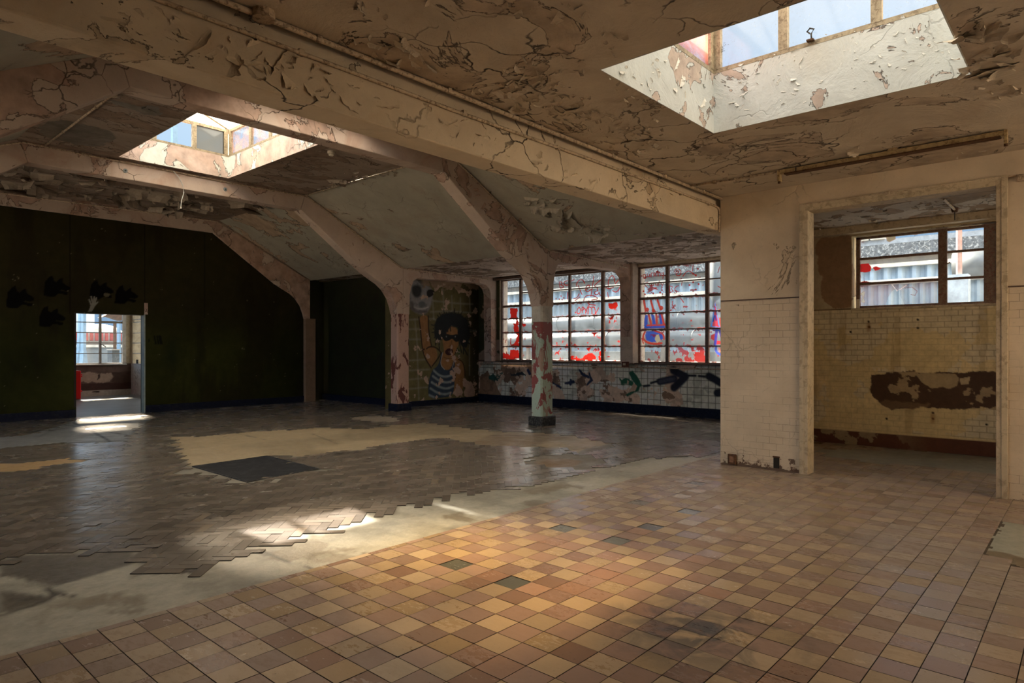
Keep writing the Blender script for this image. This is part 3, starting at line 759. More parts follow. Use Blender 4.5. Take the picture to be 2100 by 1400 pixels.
# glasses, eyes, nose, mouth
cm.poly(C4([(560,640),(600,630),(640,645),(690,630),(715,650),(705,700),(670,705),(645,670),(620,690),(580,700),(558,670)]), (.010,.014,.014), .02)
for q in ((592,656),(672,656)): cm.stroke(C4([q, (q[0]+1, q[1])]), .036, (.30,.34,.36), .015); cm.stroke(C4([q, (q[0]+1, q[1])]), .014, (.02,.02,.02), .008)
cm.stroke(C4([(640,690),(635,730),(615,745)]), .012, (.10,.05,.02), .02)
cm.poly(C4([(580,785),(600,765),(620,760),(650,770),(652,795),(635,820),(600,825),(582,805)]), (.045,.010,.010), .015)
cm.poly(C4([(605,790),(625,780),(640,795),(622,808)]), (.16,.07,.05), .012)
cm.stroke(C4([(570,840),(600,855),(640,850)]), .012, (.12,.06,.03), .03)
cm.poly(C4([(690,760),(720,780),(710,820),(680,800)]), (.015,.09,.03), .05, 0, .7)
# flaked bare plaster
fl = ss(cm.n(5, 6, 61)+.05*ss(1.2-Vv, 0, .8)+.04*ss(U, 10.8, 12), .70, .708)
cm.put(fl, (.50,.37,.29))
for P in ([(685,250),(720,215),(760,230),(800,270),(720,260),(700,275)], [(390,1030),(410,1005),(435,1060),(435,1095),(405,1075)], [(650,935),(720,935),(715,985),(690,990),(670,965)],
          [(730,1050),(760,1010),(790,1060),(780,1110),(740,1110)], [(690,1100),(750,1150),(720,1190),(640,1180),(650,1140)], [(580,190),(620,170),(660,200),(640,240),(600,215)], [(500,190),(560,160),(620,180),(600,215),(540,210),(500,260),(480,230)]
          , [(590,870),(620,860),(615,880)], [(775,1030),(830,1080),(850,1130),(850,1200),(790,1190),(740,1190)]): cm.poly(C4(P), (.50,.37,.29), .008, .12)
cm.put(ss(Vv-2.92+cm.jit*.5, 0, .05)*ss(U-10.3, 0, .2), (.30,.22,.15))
cm.C[..., :3] = np.clip(cm.C[..., :3]*1.15, 0, .8)
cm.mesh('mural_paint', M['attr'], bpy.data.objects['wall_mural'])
struct(MB().box(9.4, WX, MY-.03, MY+.01, 0, .13).build('baseboard_mural', M['navy'], bevel=.004))

# side wall beyond frame (x = 9.95) and green end wall (y = 15.45)
GM = plain('olive gloss paint', (.026,.029,.010), .5, var=.45, scale=2.0, dirt=(.018,.014,.008), dirt_amt=.7)
struct(MB().box(9.95, 10.15, 12.2, 15.9, 0, 3.6).build('wall_side', GM))
g_ = MB().box(9.25, 10.0, 15.78, 15.95, 0, 3.6); struct(g_.build('wall_back_corner', GM))
struct(MB().box(9.9, 9.96, 12.3, 15.8, 0, .16).build('baseboard_side', M['navy']))
struct(MB().box(9.88, 9.97, 12.42, 12.50, 0, 2.62).box(9.88, 9.97, 12.2, 12.5, 2.56, 2.64).build('trim_2', plain('green door casing', (.055,.075,.045), .5), bevel=.005), 'green painted door casing behind the pink column')
GY = 15.45
DX0, DX1, DZ = 4.03, 5.31, 2.11
gm = MB().box(-3.3, DX0, GY, GY+.2, 0, 4.5).box(DX1, 9.6, GY, GY+.2, 0, 4.5).box(DX0, DX1, GY, GY+.2, DZ, 4.5)
wall('wall_back', gm, GM, 'dark olive end wall with black wolf head stencils over a doorway')
cg = Canvas('Y', GY-.004, 1.0, 9.2, 0, 4.4, .018)
U, Vv = cg.U, cg.V
cg.C[..., :3] = np.array((.040,.045,.011))*(cg.n(.9,5,2)*.9+.35)[..., None]
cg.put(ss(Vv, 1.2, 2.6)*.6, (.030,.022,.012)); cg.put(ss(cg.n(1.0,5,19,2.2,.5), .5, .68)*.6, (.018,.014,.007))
cg.put(ss(cg.n(16,3,29), .86, .88)*.7, (.22,.20,.14))
for xx in (3.93, 5.32, 6.6): cg.stroke([(xx, 2.1), (xx, 4.3)], .02, (.012,.010,.006), .02, px=False)
C7 = crop(0, 540, 4.376)
def wolf(dx, dy, sc_=1.0):
    P = [(55,390),(60,330),(75,250),(105,215),(140,195),(150,245),(175,262),(205,235),(235,225),(240,265),(285,295),(312,315),(305,335),(270,345),(225,335),(215,345),(245,350),(290,360),(285,382),(255,385),(235,375),(195,370),(160,398),(110,400)]
    cx, cy = 180, 300
    return [(dx+(x-cx)*sc_, dy+(y-cy)*sc_) for x, y in P]
for dx, dy, s_ in ((180,300,1),(508,203,.93),(465,475,.93),(908,235,.86),(1132,280,.82)):
    cg.poly(C7(wolf(dx, dy, s_)), (.0008,.0008,.0007), .012, .03)
cg.poly(C7([(935,270),(970,262),(1000,275),(990,290),(950,288)]), (.20,.18,.12), .01, .12, .7)
hand = (.26,.26,.23)
cg.poly(C7([(792,430),(808,395),(815,370),(828,345),(858,348),(862,365),(845,395),(825,430)]), hand, .015)
for P in ([(820,375),(800,325)], [(830,350),(818,298)], [(842,348),(846,300)], [(852,352),(864,310)], [(855,370),(876,348)]): cg.stroke(C7(P), .026, hand, .015)
cg.stroke(C7([(1340,680),(1335,700)]), .02, (.004,.004,.003), .01)
for q in (1385, 1410, 1428, 1440): cg.stroke(C7([(q,650),(q+12,720)]), .03, (.006,.006,.005), .02)
cg.put(ss(.30-np.abs(U-5.9), 0, .4)*ss(.5-np.abs(Vv-1.3), 0, .4)*.6, (.008,.016,.010))
cg.keep = ~((U > DX0) & (U < DX1) & (Vv < DZ))
M['green_attr'], *_r = attr_mat('olive wall paint', .7, .35, 5, .003, .08)
cg.mesh('olive_paint', M['green_attr'], bpy.data.objects['wall_back'])
struct(MB().box(-3, DX0-.01, GY-.035, GY+.01, 0, .155).box(DX1+.02, 9.15, GY-.035, GY+.01, 0, .155).build('baseboard_back', M['navy']))
struct(MB().box(DX1-.008, DX1+.02, GY-.02, GY+.14, 0.0, 2.13).build('trim_3', plain('pale blue door edge', (.32,.40,.40), .5, var=.3), bevel=.003), 'pale blue door post')
struct(MB().box(DX0-.03, DX0+.005, GY-.01, GY+.21, .2, 2.13).build('trim_4', M['dark']), 'dark door post')
MB().box(DX1+.0, DX1+.07, GY-.02, GY, 2.13, 2.38).build('bare_plaster', M['frame'], bpy.data.objects['wall_back'])

# left and rear walls (out of view), openings added to brighten the room
lw_ = MB().box(-3.4, -3.1, -5, 15.5, 0, 1.0).box(-3.4, -3.1, -5, 15.5, 3.0, 4.5).box(-3.4, -3.1, -5, 5.0, 1, 3).box(-3.4, -3.1, 15.2, 15.5, 1, 3)
for y_ in (5.5, 7.4, 9.4, 11.5, 13.4): lw_.box(-3.4, -3.1, y_, y_+.25, 1, 3)
struct(lw_.build('wall_left', M['pier']))
struct(MB().box(-3.4, 4.6, -2.9, -2.6, 0, 3.6).box(7.5, 10.7, -2.9, -2.6, 0, 3.6).box(4.6, 7.5, -2.9, -2.6, 0, .9).box(4.6, 7.5, -2.9, -2.6, 2.9, 3.6).box(5.95, 6.1, -2.9, -2.6, .9, 2.9).build('wall_rear', M['pier']))

# ------------------------------------------------------------------ ceilings
# near flat ceiling with the square skylight
SX0, SX1, SY0, SY1, NZ = 3.58, 5.29, .62, 2.43, 3.22
nc = MB().box(-3.4, SX0, -5.3, 3.45, NZ, NZ+.25).box(SX1, X1+.2, -5.3, 3.45, NZ, NZ+.25).box(SX0, SX1, -5.3, SY0, NZ, NZ+.25).box(SX0, SX1, SY1, 3.45, NZ, NZ+.25)
struct(nc.build('ceiling_near', M['near_ceiling']))
def kerb(x0, x1, y0, y1, z0, z1, t, mat, name='kerb', parent=None):
    q = MB(); e_ = .008; zs = z0+.19
    for a_, b_, za, zb in ((0, e_, z0-.003, zs), (t, e_, zs, z1)):   # thin lining inside the slab, thick upstand above it
        q.box(x0-a_, x0+b_, y0-a_, y1+a_, za, zb).box(x1-b_, x1+a_, y0-a_, y1+a_, za, zb).box(x0+b_, x1-b_, y0-a_, y0+b_, za, zb).box(x0+b_, x1-b_, y1-b_, y1+a_, za, zb)
    return q.build(name, mat, parent)
kerb(SX0, SX1, SY0, SY1, NZ+.002, 3.72, .12, M['curb'], 'skylight_kerb', bpy.data.objects['ceiling_near'])
# hall
HZ = 4.39
def hall_flat(y0, y1, hy0, hy1):
    hx0, hx1 = 3.55, 5.30
    mb = MB().box(2.2, hx0, y0, y1, HZ, HZ+.2).box(hx1, 7.0, y0, y1, HZ, HZ+.2).box(hx0, hx1, y0, hy0, HZ, HZ+.2).box(hx0, hx1, hy1, y1, HZ, HZ+.2)
    return mb
BAYS = [(3.42, 7.44, 4.45, 7.25), (7.44, 11.55, 8.50, 11.42), (11.55, 15.65, 12.4, 15.2)]
hc = MB()
for bay in BAYS:
    q = hall_flat(*bay) if bay[0] < 11 else MB().box(2.2, 7.0, bay[0], bay[1], HZ, HZ+.2); b0 = len(hc.v); hc.v += q.v; hc.f += [tuple(b0+i for i in f) for f in q.f]
hall_ceiling = struct(hc.build('ceiling', M['hall_flat']))
for P_ in ([(76,262),(90,250),(120,245),(150,250),(190,258),(225,268),(237,280),(232,288),(215,295),(190,300),(150,294),(110,285),(82,276)],
           [(226,203),(240,205),(270,215),(322,217),(327,232),(317,237),(290,232),(255,220),(226,208)]):
    cp_ = Canvas('Z', HZ-.004, 1.6, 4.2, 7.7, 11.5, .03); cp_.C[..., :3] = np.array((.17,.145,.115))*(cp_.n(2,5,4)*.7+.6)[..., None]
    cp_.keep = cp_.mask_poly(P_, .01, .12) > .5; cp_.mesh('bare_patch', M['screed'], hall_ceiling)
for y0, y1, a0, a1 in BAYS[:2]:
    kerb(3.55, 5.30, a0, a1, HZ+.002, 4.76, .12, M['hall_curb'], 'skylight_kerb', hall_ceiling)
sl = MB()
sl.prism_y([(6.86, 4.42), (9.32, 3.17), (9.32, 3.45), (6.86, 4.70)], 3.42, 15.9)
sl.prism_y([(2.34, 4.42), (2.34, 4.70), (-.12, 3.45), (-.12, 3.17)], 3.42, 15.9)
struct(sl.build('ceiling_slope', M['slope']))
struct(MB().box(9.28, WX+.3, 3.42, 12.4, 3.2, 3.4).box(-3.4, -.08, 3.42, 15.6, 3.2, 3.4).box(9.28, 10.1, 12.3, 15.9, 3.2, 3.4).build('ceiling_aisle', M['aisle']))

# ------------------------------------------------------------------ main beam and concrete arches
BY0, BY1 = 3.42, 3.66
bm_ = empty('concrete_beam', (4.6, BY0, 2.82), 'long cream downstand beam with two conduits, running to the pier', 'beam')
MB().box(-3.1, 7.75, BY0, BY1, 2.82, 3.10).build('lower_beam', M['beam'], bm_, bevel=.012)
MB().box(-3.1, 7.75, BY0+.05, BY1+.0, 3.10, 3.60).box(-3.1, 9.2, BY1-.1, BY1, 2.86, 4.6).build('upper_beam', M['beam'], bm_)
def mirror(P): return [(9.2-x, z) for x, z in reversed(P)]
RAF = [(6.78,4.09),(7.70,3.44),(8.30,3.02),(8.50,2.91),(8.72,2.80),(8.88,2.68),(9.02,2.50),(9.10,2.30),(9.14,2.15),(9.30,2.15),(9.30,3.20),(6.88,4.42)]
AIS = [(9.30,2.15),(9.48,2.15),(9.49,2.60),(9.54,2.78),(9.60,2.92),(9.72,2.99),(11.75,3.03),(11.95,3.0),(12.07,2.92),(12.13,2.80),(12.16,1.06),(12.36,1.06),(12.36,3.21),(9.30,3.21)]
def frame(y, name, label, shaft_mat, left=True, right_aisle=True, plinth='black', d=.26):
    fr = empty(name, (9.3, y, 0), label, 'arched beam', 'concrete arches across the hall')
    fm = M['frame']
    MB().prism_y([(2.42,4.09),(6.78,4.09),(6.88,4.42),(2.32,4.42)], y, y+d).build('tie_beam', fm, fr, bevel=.012)
    MB().prism_y(RAF, y, y+d).build('rafter', fm, fr, bevel=.012)
    MB().prism_y(mirror(RAF), y, y+d).build('rafter', fm, fr, bevel=.012)
    if right_aisle: MB().prism_y(AIS, y, y+d).build('aisle_beam', fm, fr, bevel=.012)
    sh = [(9.14+.03, y), (9.48-.03, y), (9.48, y+.03), (9.48, y+d-.03), (9.45, y+d), (9.17, y+d), (9.14, y+d-.03), (9.14, y+.03)]
    MB().prism_z(sh, 0, 2.17).build('column', shaft_mat, fr)
    MB().prism_z([(9.2-x, yy) for x, yy in reversed(sh)], 0, 2.17).build('column', shaft_mat, fr)
    k_ = .035
    if plinth:
        ph = .165
        MB().box(9.14-k_, 9.48+k_, y-k_, y+d+k_, -.01, ph).build('plinth', M[plinth], fr, bevel=.02)
        MB().box(-.28-k_, .06+k_, y-k_, y+d+k_, -.01, ph).build('plinth', M[plinth], fr, bevel=.02)
    return fr
def column_paint(name, c_top, c_a, c_b, c_c, z_line, thr=.5):
    m, nt, b = newmat(name); p = pos(nt)
    sp = N(nt, 'ShaderNodeSeparateXYZ'); L(nt, p, sp.inputs[0])
    n1 = noise(nt, p, 2.6, 8, .6, .5, 5, (1.6, 1.6, .8)); n2 = noise(nt, p, 3.0, 8, .62, .6, 47, (1.5, 1.5, .6))
    col = mixc(nt, ramp(nt, n1, thr-.005, thr+.005), c_a, c_b)
    col = mixc(nt, ramp(nt, n2, .54, .545), col, c_c)
    topm = ramp(nt, sp.outputs['Z'], z_line-.004, z_line+.004)
    dirty = noise(nt, p, 5, 6, .65)
    top = mixc(nt, ramp(nt, dirty, .4, .75), c_top, tuple(x*.6 for x in c_top))
    top = mixc(nt, ramp(nt, noise(nt, p, 2.4, 8, .6, .5, 90), .66, .665), top, (.22,.10,.05))
    col = mixc(nt, topm, col, top)
    col = mixc(nt, ramp(nt, noise(nt, p, 22, 6, .7), .55, .75, 0, .5), col, (.10,.07,.05))
    line = mth(nt, 'SUBTRACT', 1.0, ramp(nt, mth(nt, 'ABSOLUTE', mth(nt, 'SUBTRACT', sp.outputs['Z'], z_line)), 0, .008))
    col = mixc(nt, mth(nt, 'MULTIPLY', line, .6), col, (.05,.035,.025))
    L(nt, col, b.inputs['Base Color']); b.inputs['Roughness'].default_value = .6
    bump(nt, b, mth(nt, 'ADD', n1, n2), .6, .006)
    return m
colA = column_paint('mint and red flaking column paint', (.62,.58,.50), (.44,.55,.46), (.28,.07,.065), (.40,.28,.22), 1.87, .495)
colB = column_paint('pink and maroon flaking column paint', (.55,.38,.31), (.50,.33,.27), (.12,.030,.022), (.50,.33,.27), 2.6, .56)
fA = frame(7.44, 'arched_beam', 'nearest concrete arch, its column flaking mint green and dark red on a black plinth', colA)
fB = frame(11.55, 'arched_beam', 'middle concrete arch with a pink and maroon column beside the mural', colB, plinth='navy')
fC = frame(15.38, 'arched_beam', 'farthest concrete arch set against the dark olive end wall', plain('dark pink column paint', (.28,.19,.13), .7), right_aisle=False, plinth=None, d=.2)

# PART3
# ------------------------------------------------------------------ glass
def glass_mat(name, dirt=(.27,.34,.42), amt=(.10,.45), scale=3.0, tint=(.93,.97,1.0), transl=.75, off=0.0, gloss=.04):
    m = bpy.data.materials.new(name); m.use_nodes = True; nt = m.node_tree; nt.nodes.clear()
    out = N(nt, 'ShaderNodeOutputMaterial'); p = pos(nt)
    a = N(nt, 'ShaderNodeAttribute'); a.attribute_name = 'Col'
    tr = N(nt, 'ShaderNodeBsdfTransparent'); tr.inputs[0].default_value = tint+(1,)
    def paint(colr):
        d = N(nt, 'ShaderNodeBsdfDiffuse'); t = N(nt, 'ShaderNodeBsdfTranslucent'); mx_ = N(nt, 'ShaderNodeMixShader')
        mx_.inputs[0].default_value = transl
        for x in (d, t):
            if isinstance(colr, tuple): x.inputs[0].default_value = colr+(1,)
            else: L(nt, colr, x.inputs[0])
        L(nt, d.outputs[0], mx_.inputs[1]); L(nt, t.outputs[0], mx_.inputs[2]); return mx_.outputs[0]
    m1 = N(nt, 'ShaderNodeMixShader')
    n1 = ramp(nt, noise(nt, p, scale, 9, .68, .4, off), .35, .70, amt[0], amt[1])
    n2 = ramp(nt, noise(nt, p, scale*9, 5, .7, 0, off+4), .60, .70, 0, .25)
    L(nt, mth(nt, 'ADD', n1, n2, True), m1.inputs[0]); L(nt, tr.outputs[0], m1.inputs[1]); L(nt, paint(dirt), m1.inputs[2])
    m2 = N(nt, 'ShaderNodeMixShader'); L(nt, a.outputs['Alpha'], m2.inputs[0]); L(nt, m1.outputs[0], m2.inputs[1]); L(nt, paint(a.outputs['Color']), m2.inputs[2])
    g = N(nt, 'ShaderNodeBsdfGlossy'); g.inputs['Roughness'].default_value = .08; m3 = N(nt, 'ShaderNodeMixShader'); m3.inputs[0].default_value = gloss
    L(nt, m2.outputs[0], m3.inputs[1]); L(nt, g.outputs[0], m3.inputs[2]); L(nt, m3.outputs[0], out.inputs[0])
    return m
def plain_glass(name, opaque, colr, fleck=None, **k):
    """pane material without painted colours"""
    m = glass_mat(name, dirt=colr, amt=opaque, **k)
    for n in m.node_tree.nodes:
        if n.type == 'ATTRIBUTE':
            for l in list(n.outputs['Alpha'].links):
                s_ = l.to_socket; m.node_tree.links.remove(l); s_.default_value = 0
                if fleck:   # dark scrapes and bird marks
                    nt_ = m.node_tree; q_ = pos(nt_)
                    f_ = ramp(nt_, noise(nt_, q_, 7, 9, .8, .3, 60, (1, .45, 1.3)), fleck, fleck+.02)
                    nt_.links.new(f_, s_)
    return m
M['glass_main'] = glass_mat('dirty window glass', amt=(.12,.55), scale=2.5)
M['glass_sky'] = plain_glass('dusty skylight glass', (.02,.15), (.25,.29,.33), fleck=.63, scale=4, tint=(.80,.86,.93))
M['glass_murky'] = plain_glass('murky roof glass', (.86,.93), (.72,.70,.62), scale=2)
M['glass_brown'] = plain_glass('brown stained glass', (.05,1.0), (.42,.26,.20), scale=5, off=6)
M['glass_grey'] = plain_glass('grey painted glass', (.97,1.0), (.055,.062,.065), scale=3, transl=.35)
M['glass_frost'] = plain_glass('frosted glass', (.55,.75), (.80,.86,.88), scale=3)
M['glass_sky2'] = plain_glass('thin dusty glass', (.02,.10), (.10,.12,.14), scale=4, tint=(.85,.90,.95))
M['glass_opal'] = plain_glass('opal roof glass', (.98,1.0), (.88,.86,.80), scale=2, transl=.85)
M['glass_grimy'] = plain_glass('grimy wired glass', (.75,.97), (.34,.33,.30), scale=2)
M['glass_amber'] = plain_glass('amber roof glass', (.02,.15), (.8,.6,.3), scale=4, tint=(1.0,.80,.45))  # tint chosen to warm the sun that falls on the tiles
M['glass_red'] = plain_glass('red stained glass', (.35,.95), (.40,.13,.10), scale=6, off=9)

FR = .05
def steel_window(name, label, X, y0, y1, z0, z1, mulls, cols, mat, sash_d=.05, outer=.045):
    """mulls: (y, width); cols: per column (from y0) list of (z, width) bars"""
    root = struct(empty(name, (X, (y0+y1)/2, z0)), label)
    MB().box(X, X+sash_d, y0, y0+outer, z0, z1).box(X, X+sash_d, y1-outer, y1, z0, z1).box(X, X+sash_d, y0, y1, z0, z0+outer*.7).box(X, X+sash_d, y0, y1, z1-outer*.7, z1).build('outer_frame', mat, root)
    ed = [y0+outer] + [m_[0] for m_ in mulls] + [y1-outer]; ws = [0]+[m_[1] for m_ in mulls]+[0]
    for y, w_ in mulls: MB().box(X-.012, X+sash_d, y-w_/2, y+w_/2, z0, z1).build('mullion', mat, root)
    for i in range(len(ed)-1):
        a_, b_ = ed[i]+ws[i]/2, ed[i+1]-ws[i+1]/2
        if not cols[i]: continue
        q = MB()
        for z, w_ in cols[i]: q.box(X+.002, X+sash_d-.004, a_-.002, b_+.002, z-w_/2, z+w_/2)
        q.build('glazing_bars', mat, root)
    return root
T = .024; K = .055
st = [(2.78,T),(2.46,K),(2.14,T),(1.79,T),(1.44,T)]
stc = [(2.78,T),(2.46,T),(2.14,T),(1.79,T),(1.44,T)]
w1 = steel_window('window_1', 'rusty steel window with red spray writing behind the mint column', WX+.03, W1[0], W1[1]-.02, WZ0, WZ1, [(8.31,.075),(9.24,.05),(10.02,.05),(10.76,.07)],
                  [st, stc, st, stc, [(2.46,K),(2.14,T),(1.79,T),(1.44,T)]], M['steel'])
w2 = steel_window('window_2', 'rusty steel window with blue and red spray figures beside the cream pier', WX+.03, W2[0], W2[1], WZ0, WZ1, [(4.6,.05),(5.82,.07),(6.70,.07)],
                  [stc, st, stc, st], M['steel'])
w3 = steel_window('window_3', 'steel window with a broken lower pane high in the tiled recess', AX+.07, wy0, 2.62, wz0, 3.01, [(1.555,.10)],
                  [[(2.69,.03),(2.33,.03)], [(2.69,.035),(2.33,.035)]], M['steel'], outer=.05)
MB().box(AX+.05, AX+.12, wy0, wy0+.17, wz0, 3.01).build('outer_frame', M['steel'], w3)
# catches
MB().tube([(AX+.055,1.55,2.50),(AX+.02,1.55,2.50),(AX-.01,1.46,2.54)], .008, 6).build('handle', M['steel'], w3)
MB().tube([(WX+.01,9.26,1.79),(WX-.02,9.3,1.79),(WX-.03,9.42,1.81)], .01, 6).build('handle', M['cream_steel'], w1)
MB().tube([(WX+.01,6.70,1.80),(WX-.02,6.73,1.80),(WX-.03,6.80,1.76)], .01, 6).build('handle', M['steel'], w2)
M['red'] = None
red = (.38,.016,.012); dred = (.20,.012,.010); ora = (.50,.05,.03); blu = (.01,.09,.50)
# --- window 1 glass
g1 = Canvas('X', WX+.055, W1[0], W1[1], WZ0, WZ1, .0085)
g1.C[:] = (.55,.02,.015,0); g1.smooth = 'lines'
K5 = crop(1000, 520, 5.383)
def spray(cv_, Pl, w_, col, op=.92, J=K5): cv_.stroke(J(Pl), w_, col, .008, .006, op, a=1.0)
for P in ([(790,315),(800,375)], [(790,315),(812,310),(826,328),(802,345),(835,352),(840,374),(803,380)], [(882,298),(850,306),(840,330),(860,350),(892,345)],
          [(980,360),(985,322),(1010,290),(1050,285),(1072,325)], [(1000,350),(1020,400),(1042,450)], [(1078,402),(1118,378),(1132,345),(1096,350),(1078,392),(1098,428),(1142,395)],
          [(1172,248),(1162,330),(1140,470)], [(1252,285),(1210,322),(1172,355),(1210,372),(1216,410)], [(1216,410),(1180,418),(1180,450),(1215,455),(1232,420),(1236,455),(1256,462)],
          [(1060,520),(1075,470),(1130,455),(1200,475),(1220,500),(1150,512)], [(950,495),(985,490),(1010,445)], [(965,518),(1020,478)], [(930,300),(955,285)],
          [(1332,370),(1330,300),(1360,240),(1395,250),(1402,312)], [(1300,368),(1340,392),(1388,370)], [(1410,330),(1450,282),(1477,300),(1462,380),(1420,430),(1380,408)], [(1325,430),(1332,480)], [(1475,420),(1497,478)],
          [(1010,590),(985,620),(990,665),(1020,660),(1026,612),(1010,590)], [(1045,650),(1040,590),(1060,588),(1062,618),(1038,625)], [(1070,600),(1090,640)], [(1080,655),(1110,575),(1130,560)],
          [(1105,545),(1122,560),(1190,568)], [(1108,668),(1112,580),(1150,600),(1152,665)], [(1150,590),(1185,590),(1190,668)], [(1190,668),(1225,598)]):
    spray(g1, P, .022, red)
for q in ((755,497),(810,467),(792,502),(822,505),(840,488),(970,648)): spray(g1, [q, (q[0]+1, q[1]+1)], .035, red)
spray(g1, [(885,430),(882,500)], .03, red)
for P, j_ in (([(250,612),(325,600),(332,722),(228,728),(255,700)], .03), ([(310,750),(345,750),(350,1022),(268,1015),(300,960),(330,900),(285,830)], .10), ([(168,1100),(240,1112),(262,1066),(347,1060),(347,1160),(168,1160)], .05),
              ([(1030,1180),(1060,1125),(1090,1130),(1130,1108),(1180,1130),(1215,1180)], .08), ([(1215,1180),(1222,1130),(1245,1090),(1258,1080),(1258,1180)], .05), ([(920,1180),(925,1145),(1010,1160),(1030,1185)], .1),
              ([(1335,575),(1345,540),(1445,533),(1440,590),(1375,612)], .06), ([(985,1035),(1015,1035),(1010,1060),(990,1058)], .04), ([(385,768),(425,755),(432,800),(400,820)], .1), ([(378,665),(415,655),(410,682)], .06), ([(1150,875),(1240,862),(1180,885)], .08), ([(378,880),(400,900),(380,925)], .05), ([(1095,1045),(1130,1040),(1120,1070)], .06)):
    g1.poly(K5(P), red, .008, j_*1.8+.04, 1, a=1.0)
fz = ss(g1.n(14, 5, 3), .56, .58); rg_ = g1.mask_poly(K5([(1330,620),(1420,610),(1430,820),(1340,830)]), .05); g1.put(fz*rg_, dred, 1.0)
g1.put(ss(g1.n(11, 5, 33), .69, .70)*ss(1.9-g1.V, 0, .4)*.9, dred, 1.0)
# flaky red left along the bars
def barflakes(cv_, zs, seed):
    for z in zs:
        cv_.put(ss(.030-np.abs(cv_.V-z)+(cv_.n(16, 4, seed)-.62)*.10, 0, .006)*.9, (.16,.05,.04), 1.0)
barflakes(g1, (2.46,2.14,1.79,1.44,1.10), 71)
g1.mesh('glass', M['glass_main'], w1)
# --- window 2 glass
g2 = Canvas('X', WX+.055, 5.2, W2[1], WZ0, WZ1, .0085)
g2.C[:] = (.55,.02,.015,0); g2.smooth = 'lines'
K6 = C6
def sp2(P, w_, col=red): spray(g2, P, w_, col, .94, K6)
for P in ([(283,178),(290,207)], [(283,178),(305,172),(300,190),(311,200),(288,207)], [(318,170),(322,195),(335,195),(340,165),(342,197)], [(352,197),(350,165),(366,160)], [(375,192),(372,165),(385,162),(390,190)], [(402,162),(405,188)],
          [(415,188),(413,160),(428,158),(432,186)], [(458,162),(440,165),(442,185),(456,182),(458,162),(450,210)], [(325,240),(300,245),(298,270),(320,285)], [(350,248),(335,258),(345,272),(358,255),(361,272)], [(370,272),(370,245),(385,245),(391,268)],
          [(415,250),(400,255),(402,270),(416,265),(420,230)], [(430,240),(440,262)], [(458,240),(438,292)], [(330,325),(370,300),(410,288),(345,285),(405,302)],
          [(575,165),(590,155),(575,140),(556,160),(570,190),(605,178),(602,137),(565,124),(545,155)], [(620,190),(650,150),(680,145),(725,182)], [(705,100),(700,145)],
          [(505,275),(511,330)], [(505,275),(535,275),(520,300),(541,315),(507,332)], [(585,270),(555,280),(550,315),(582,320)], [(612,235),(608,270)], [(530,405),(535,450),(555,468)], [(600,375),(625,410)], [(930,110),(915,160)], [(915,275),(945,290)]):
    sp2(P, .016)
for q in ((403,150),(287,317),(299,343),(368,335),(427,328),(745,128),(728,182),(705,240),(675,265),(728,303),(752,257),(517,478)): sp2([q, (q[0]+1, q[1])], .04)
for P in ([(290,392),(305,482)], [(350,398),(372,482)], [(405,392),(432,470)]): sp2(P, .05, ora)
for q in ((318,470),(370,478),(437,455)): sp2([q, (q[0]+2, q[1]+4)], .08, ora)
for P in ([(300,510),(325,520),(320,630),(292,610)], [(350,510),(378,520),(392,600),(365,605)], [(410,490),(435,500),(455,590),(430,600)]): g2.poly(K6(P), blu, .01, .03, .95, a=1.0)
for P in ([(330,510),(350,590)], [(395,510),(400,585)], [(440,510),(460,600)], [(320,608),(470,605)]): sp2(P, .05, ora)
sp2([(300,622),(460,618)], .05, blu)
g2.poly(K6([(310,655),(380,645),(440,665),(455,710),(430,740),(350,748),(312,730),(302,690)]), blu, .012, .03, .96, a=1.0)
sp2([(300,660),(280,700),(300,745),(380,765),(440,755)], .045, ora); sp2([(380,650),(455,675),(460,720)], .04, ora); sp2([(275,715),(285,755)], .03, ora)
g2.poly(K6([(390,685),(415,680),(435,735),(400,755),(382,720)]), (.42,.38,.28), .008, .02, 1, a=1.0)
g2.poly(K6([(893,390),(905,480),(930,600),(945,625),(850,620),(862,560),(880,460)]), (.02,.22,.62), .01, .02, .95, a=1.0)
g2.poly(K6([(893,440),(920,600),(930,620),(865,612),(880,520)]), red, .01, .02, .95, a=1.0); sp2([(875,570),(890,510),(900,560)], .03, (.01,.01,.15))
g2.poly(K6([(925,545),(947,540),(947,625),(930,615)]), ora, .01, .03, .9, a=1.0)
for P in ([(855,685),(890,670),(905,700),(880,735),(855,720)], [(890,735),(940,740),(945,760),(895,765)]): g2.poly(K6(P), red, .01, .03, .95, a=1.0)
for P in ([(905,640),(900,700),(890,765)], [(930,650),(945,700)], [(880,640),(940,640)]): sp2(P, .06, (.01,.03,.30))
sp2([(900,780),(895,810),(910,840),(945,855)], .05, blu); g2.poly(K6([(915,790),(947,795),(947,840),(922,830)]), (.65,.25,.20), .01, .03, .8, a=1.0)
g2.put(ss(g2.n(7, 6, 31), .52, .54)*g2.mask_poly(K6([(495,785),(820,785),(820,915),(495,915)]), .03)*.9, dred, 1.0)
g2.put(ss(g2.n(12, 5, 91), .72, .73)*.8, dred, 1.0)
barflakes(g2, (2.46,2.14,1.79,1.44,1.10,3.12), 55)
g2.mesh('glass', M['glass_main'], w2)
MB().quad((WX+.055,W2[0],WZ0),(WX+.055,5.2,WZ0),(WX+.055,5.2,WZ1),(WX+.055,W2[0],WZ1)).build('glass', M['glass_frost'], w2)
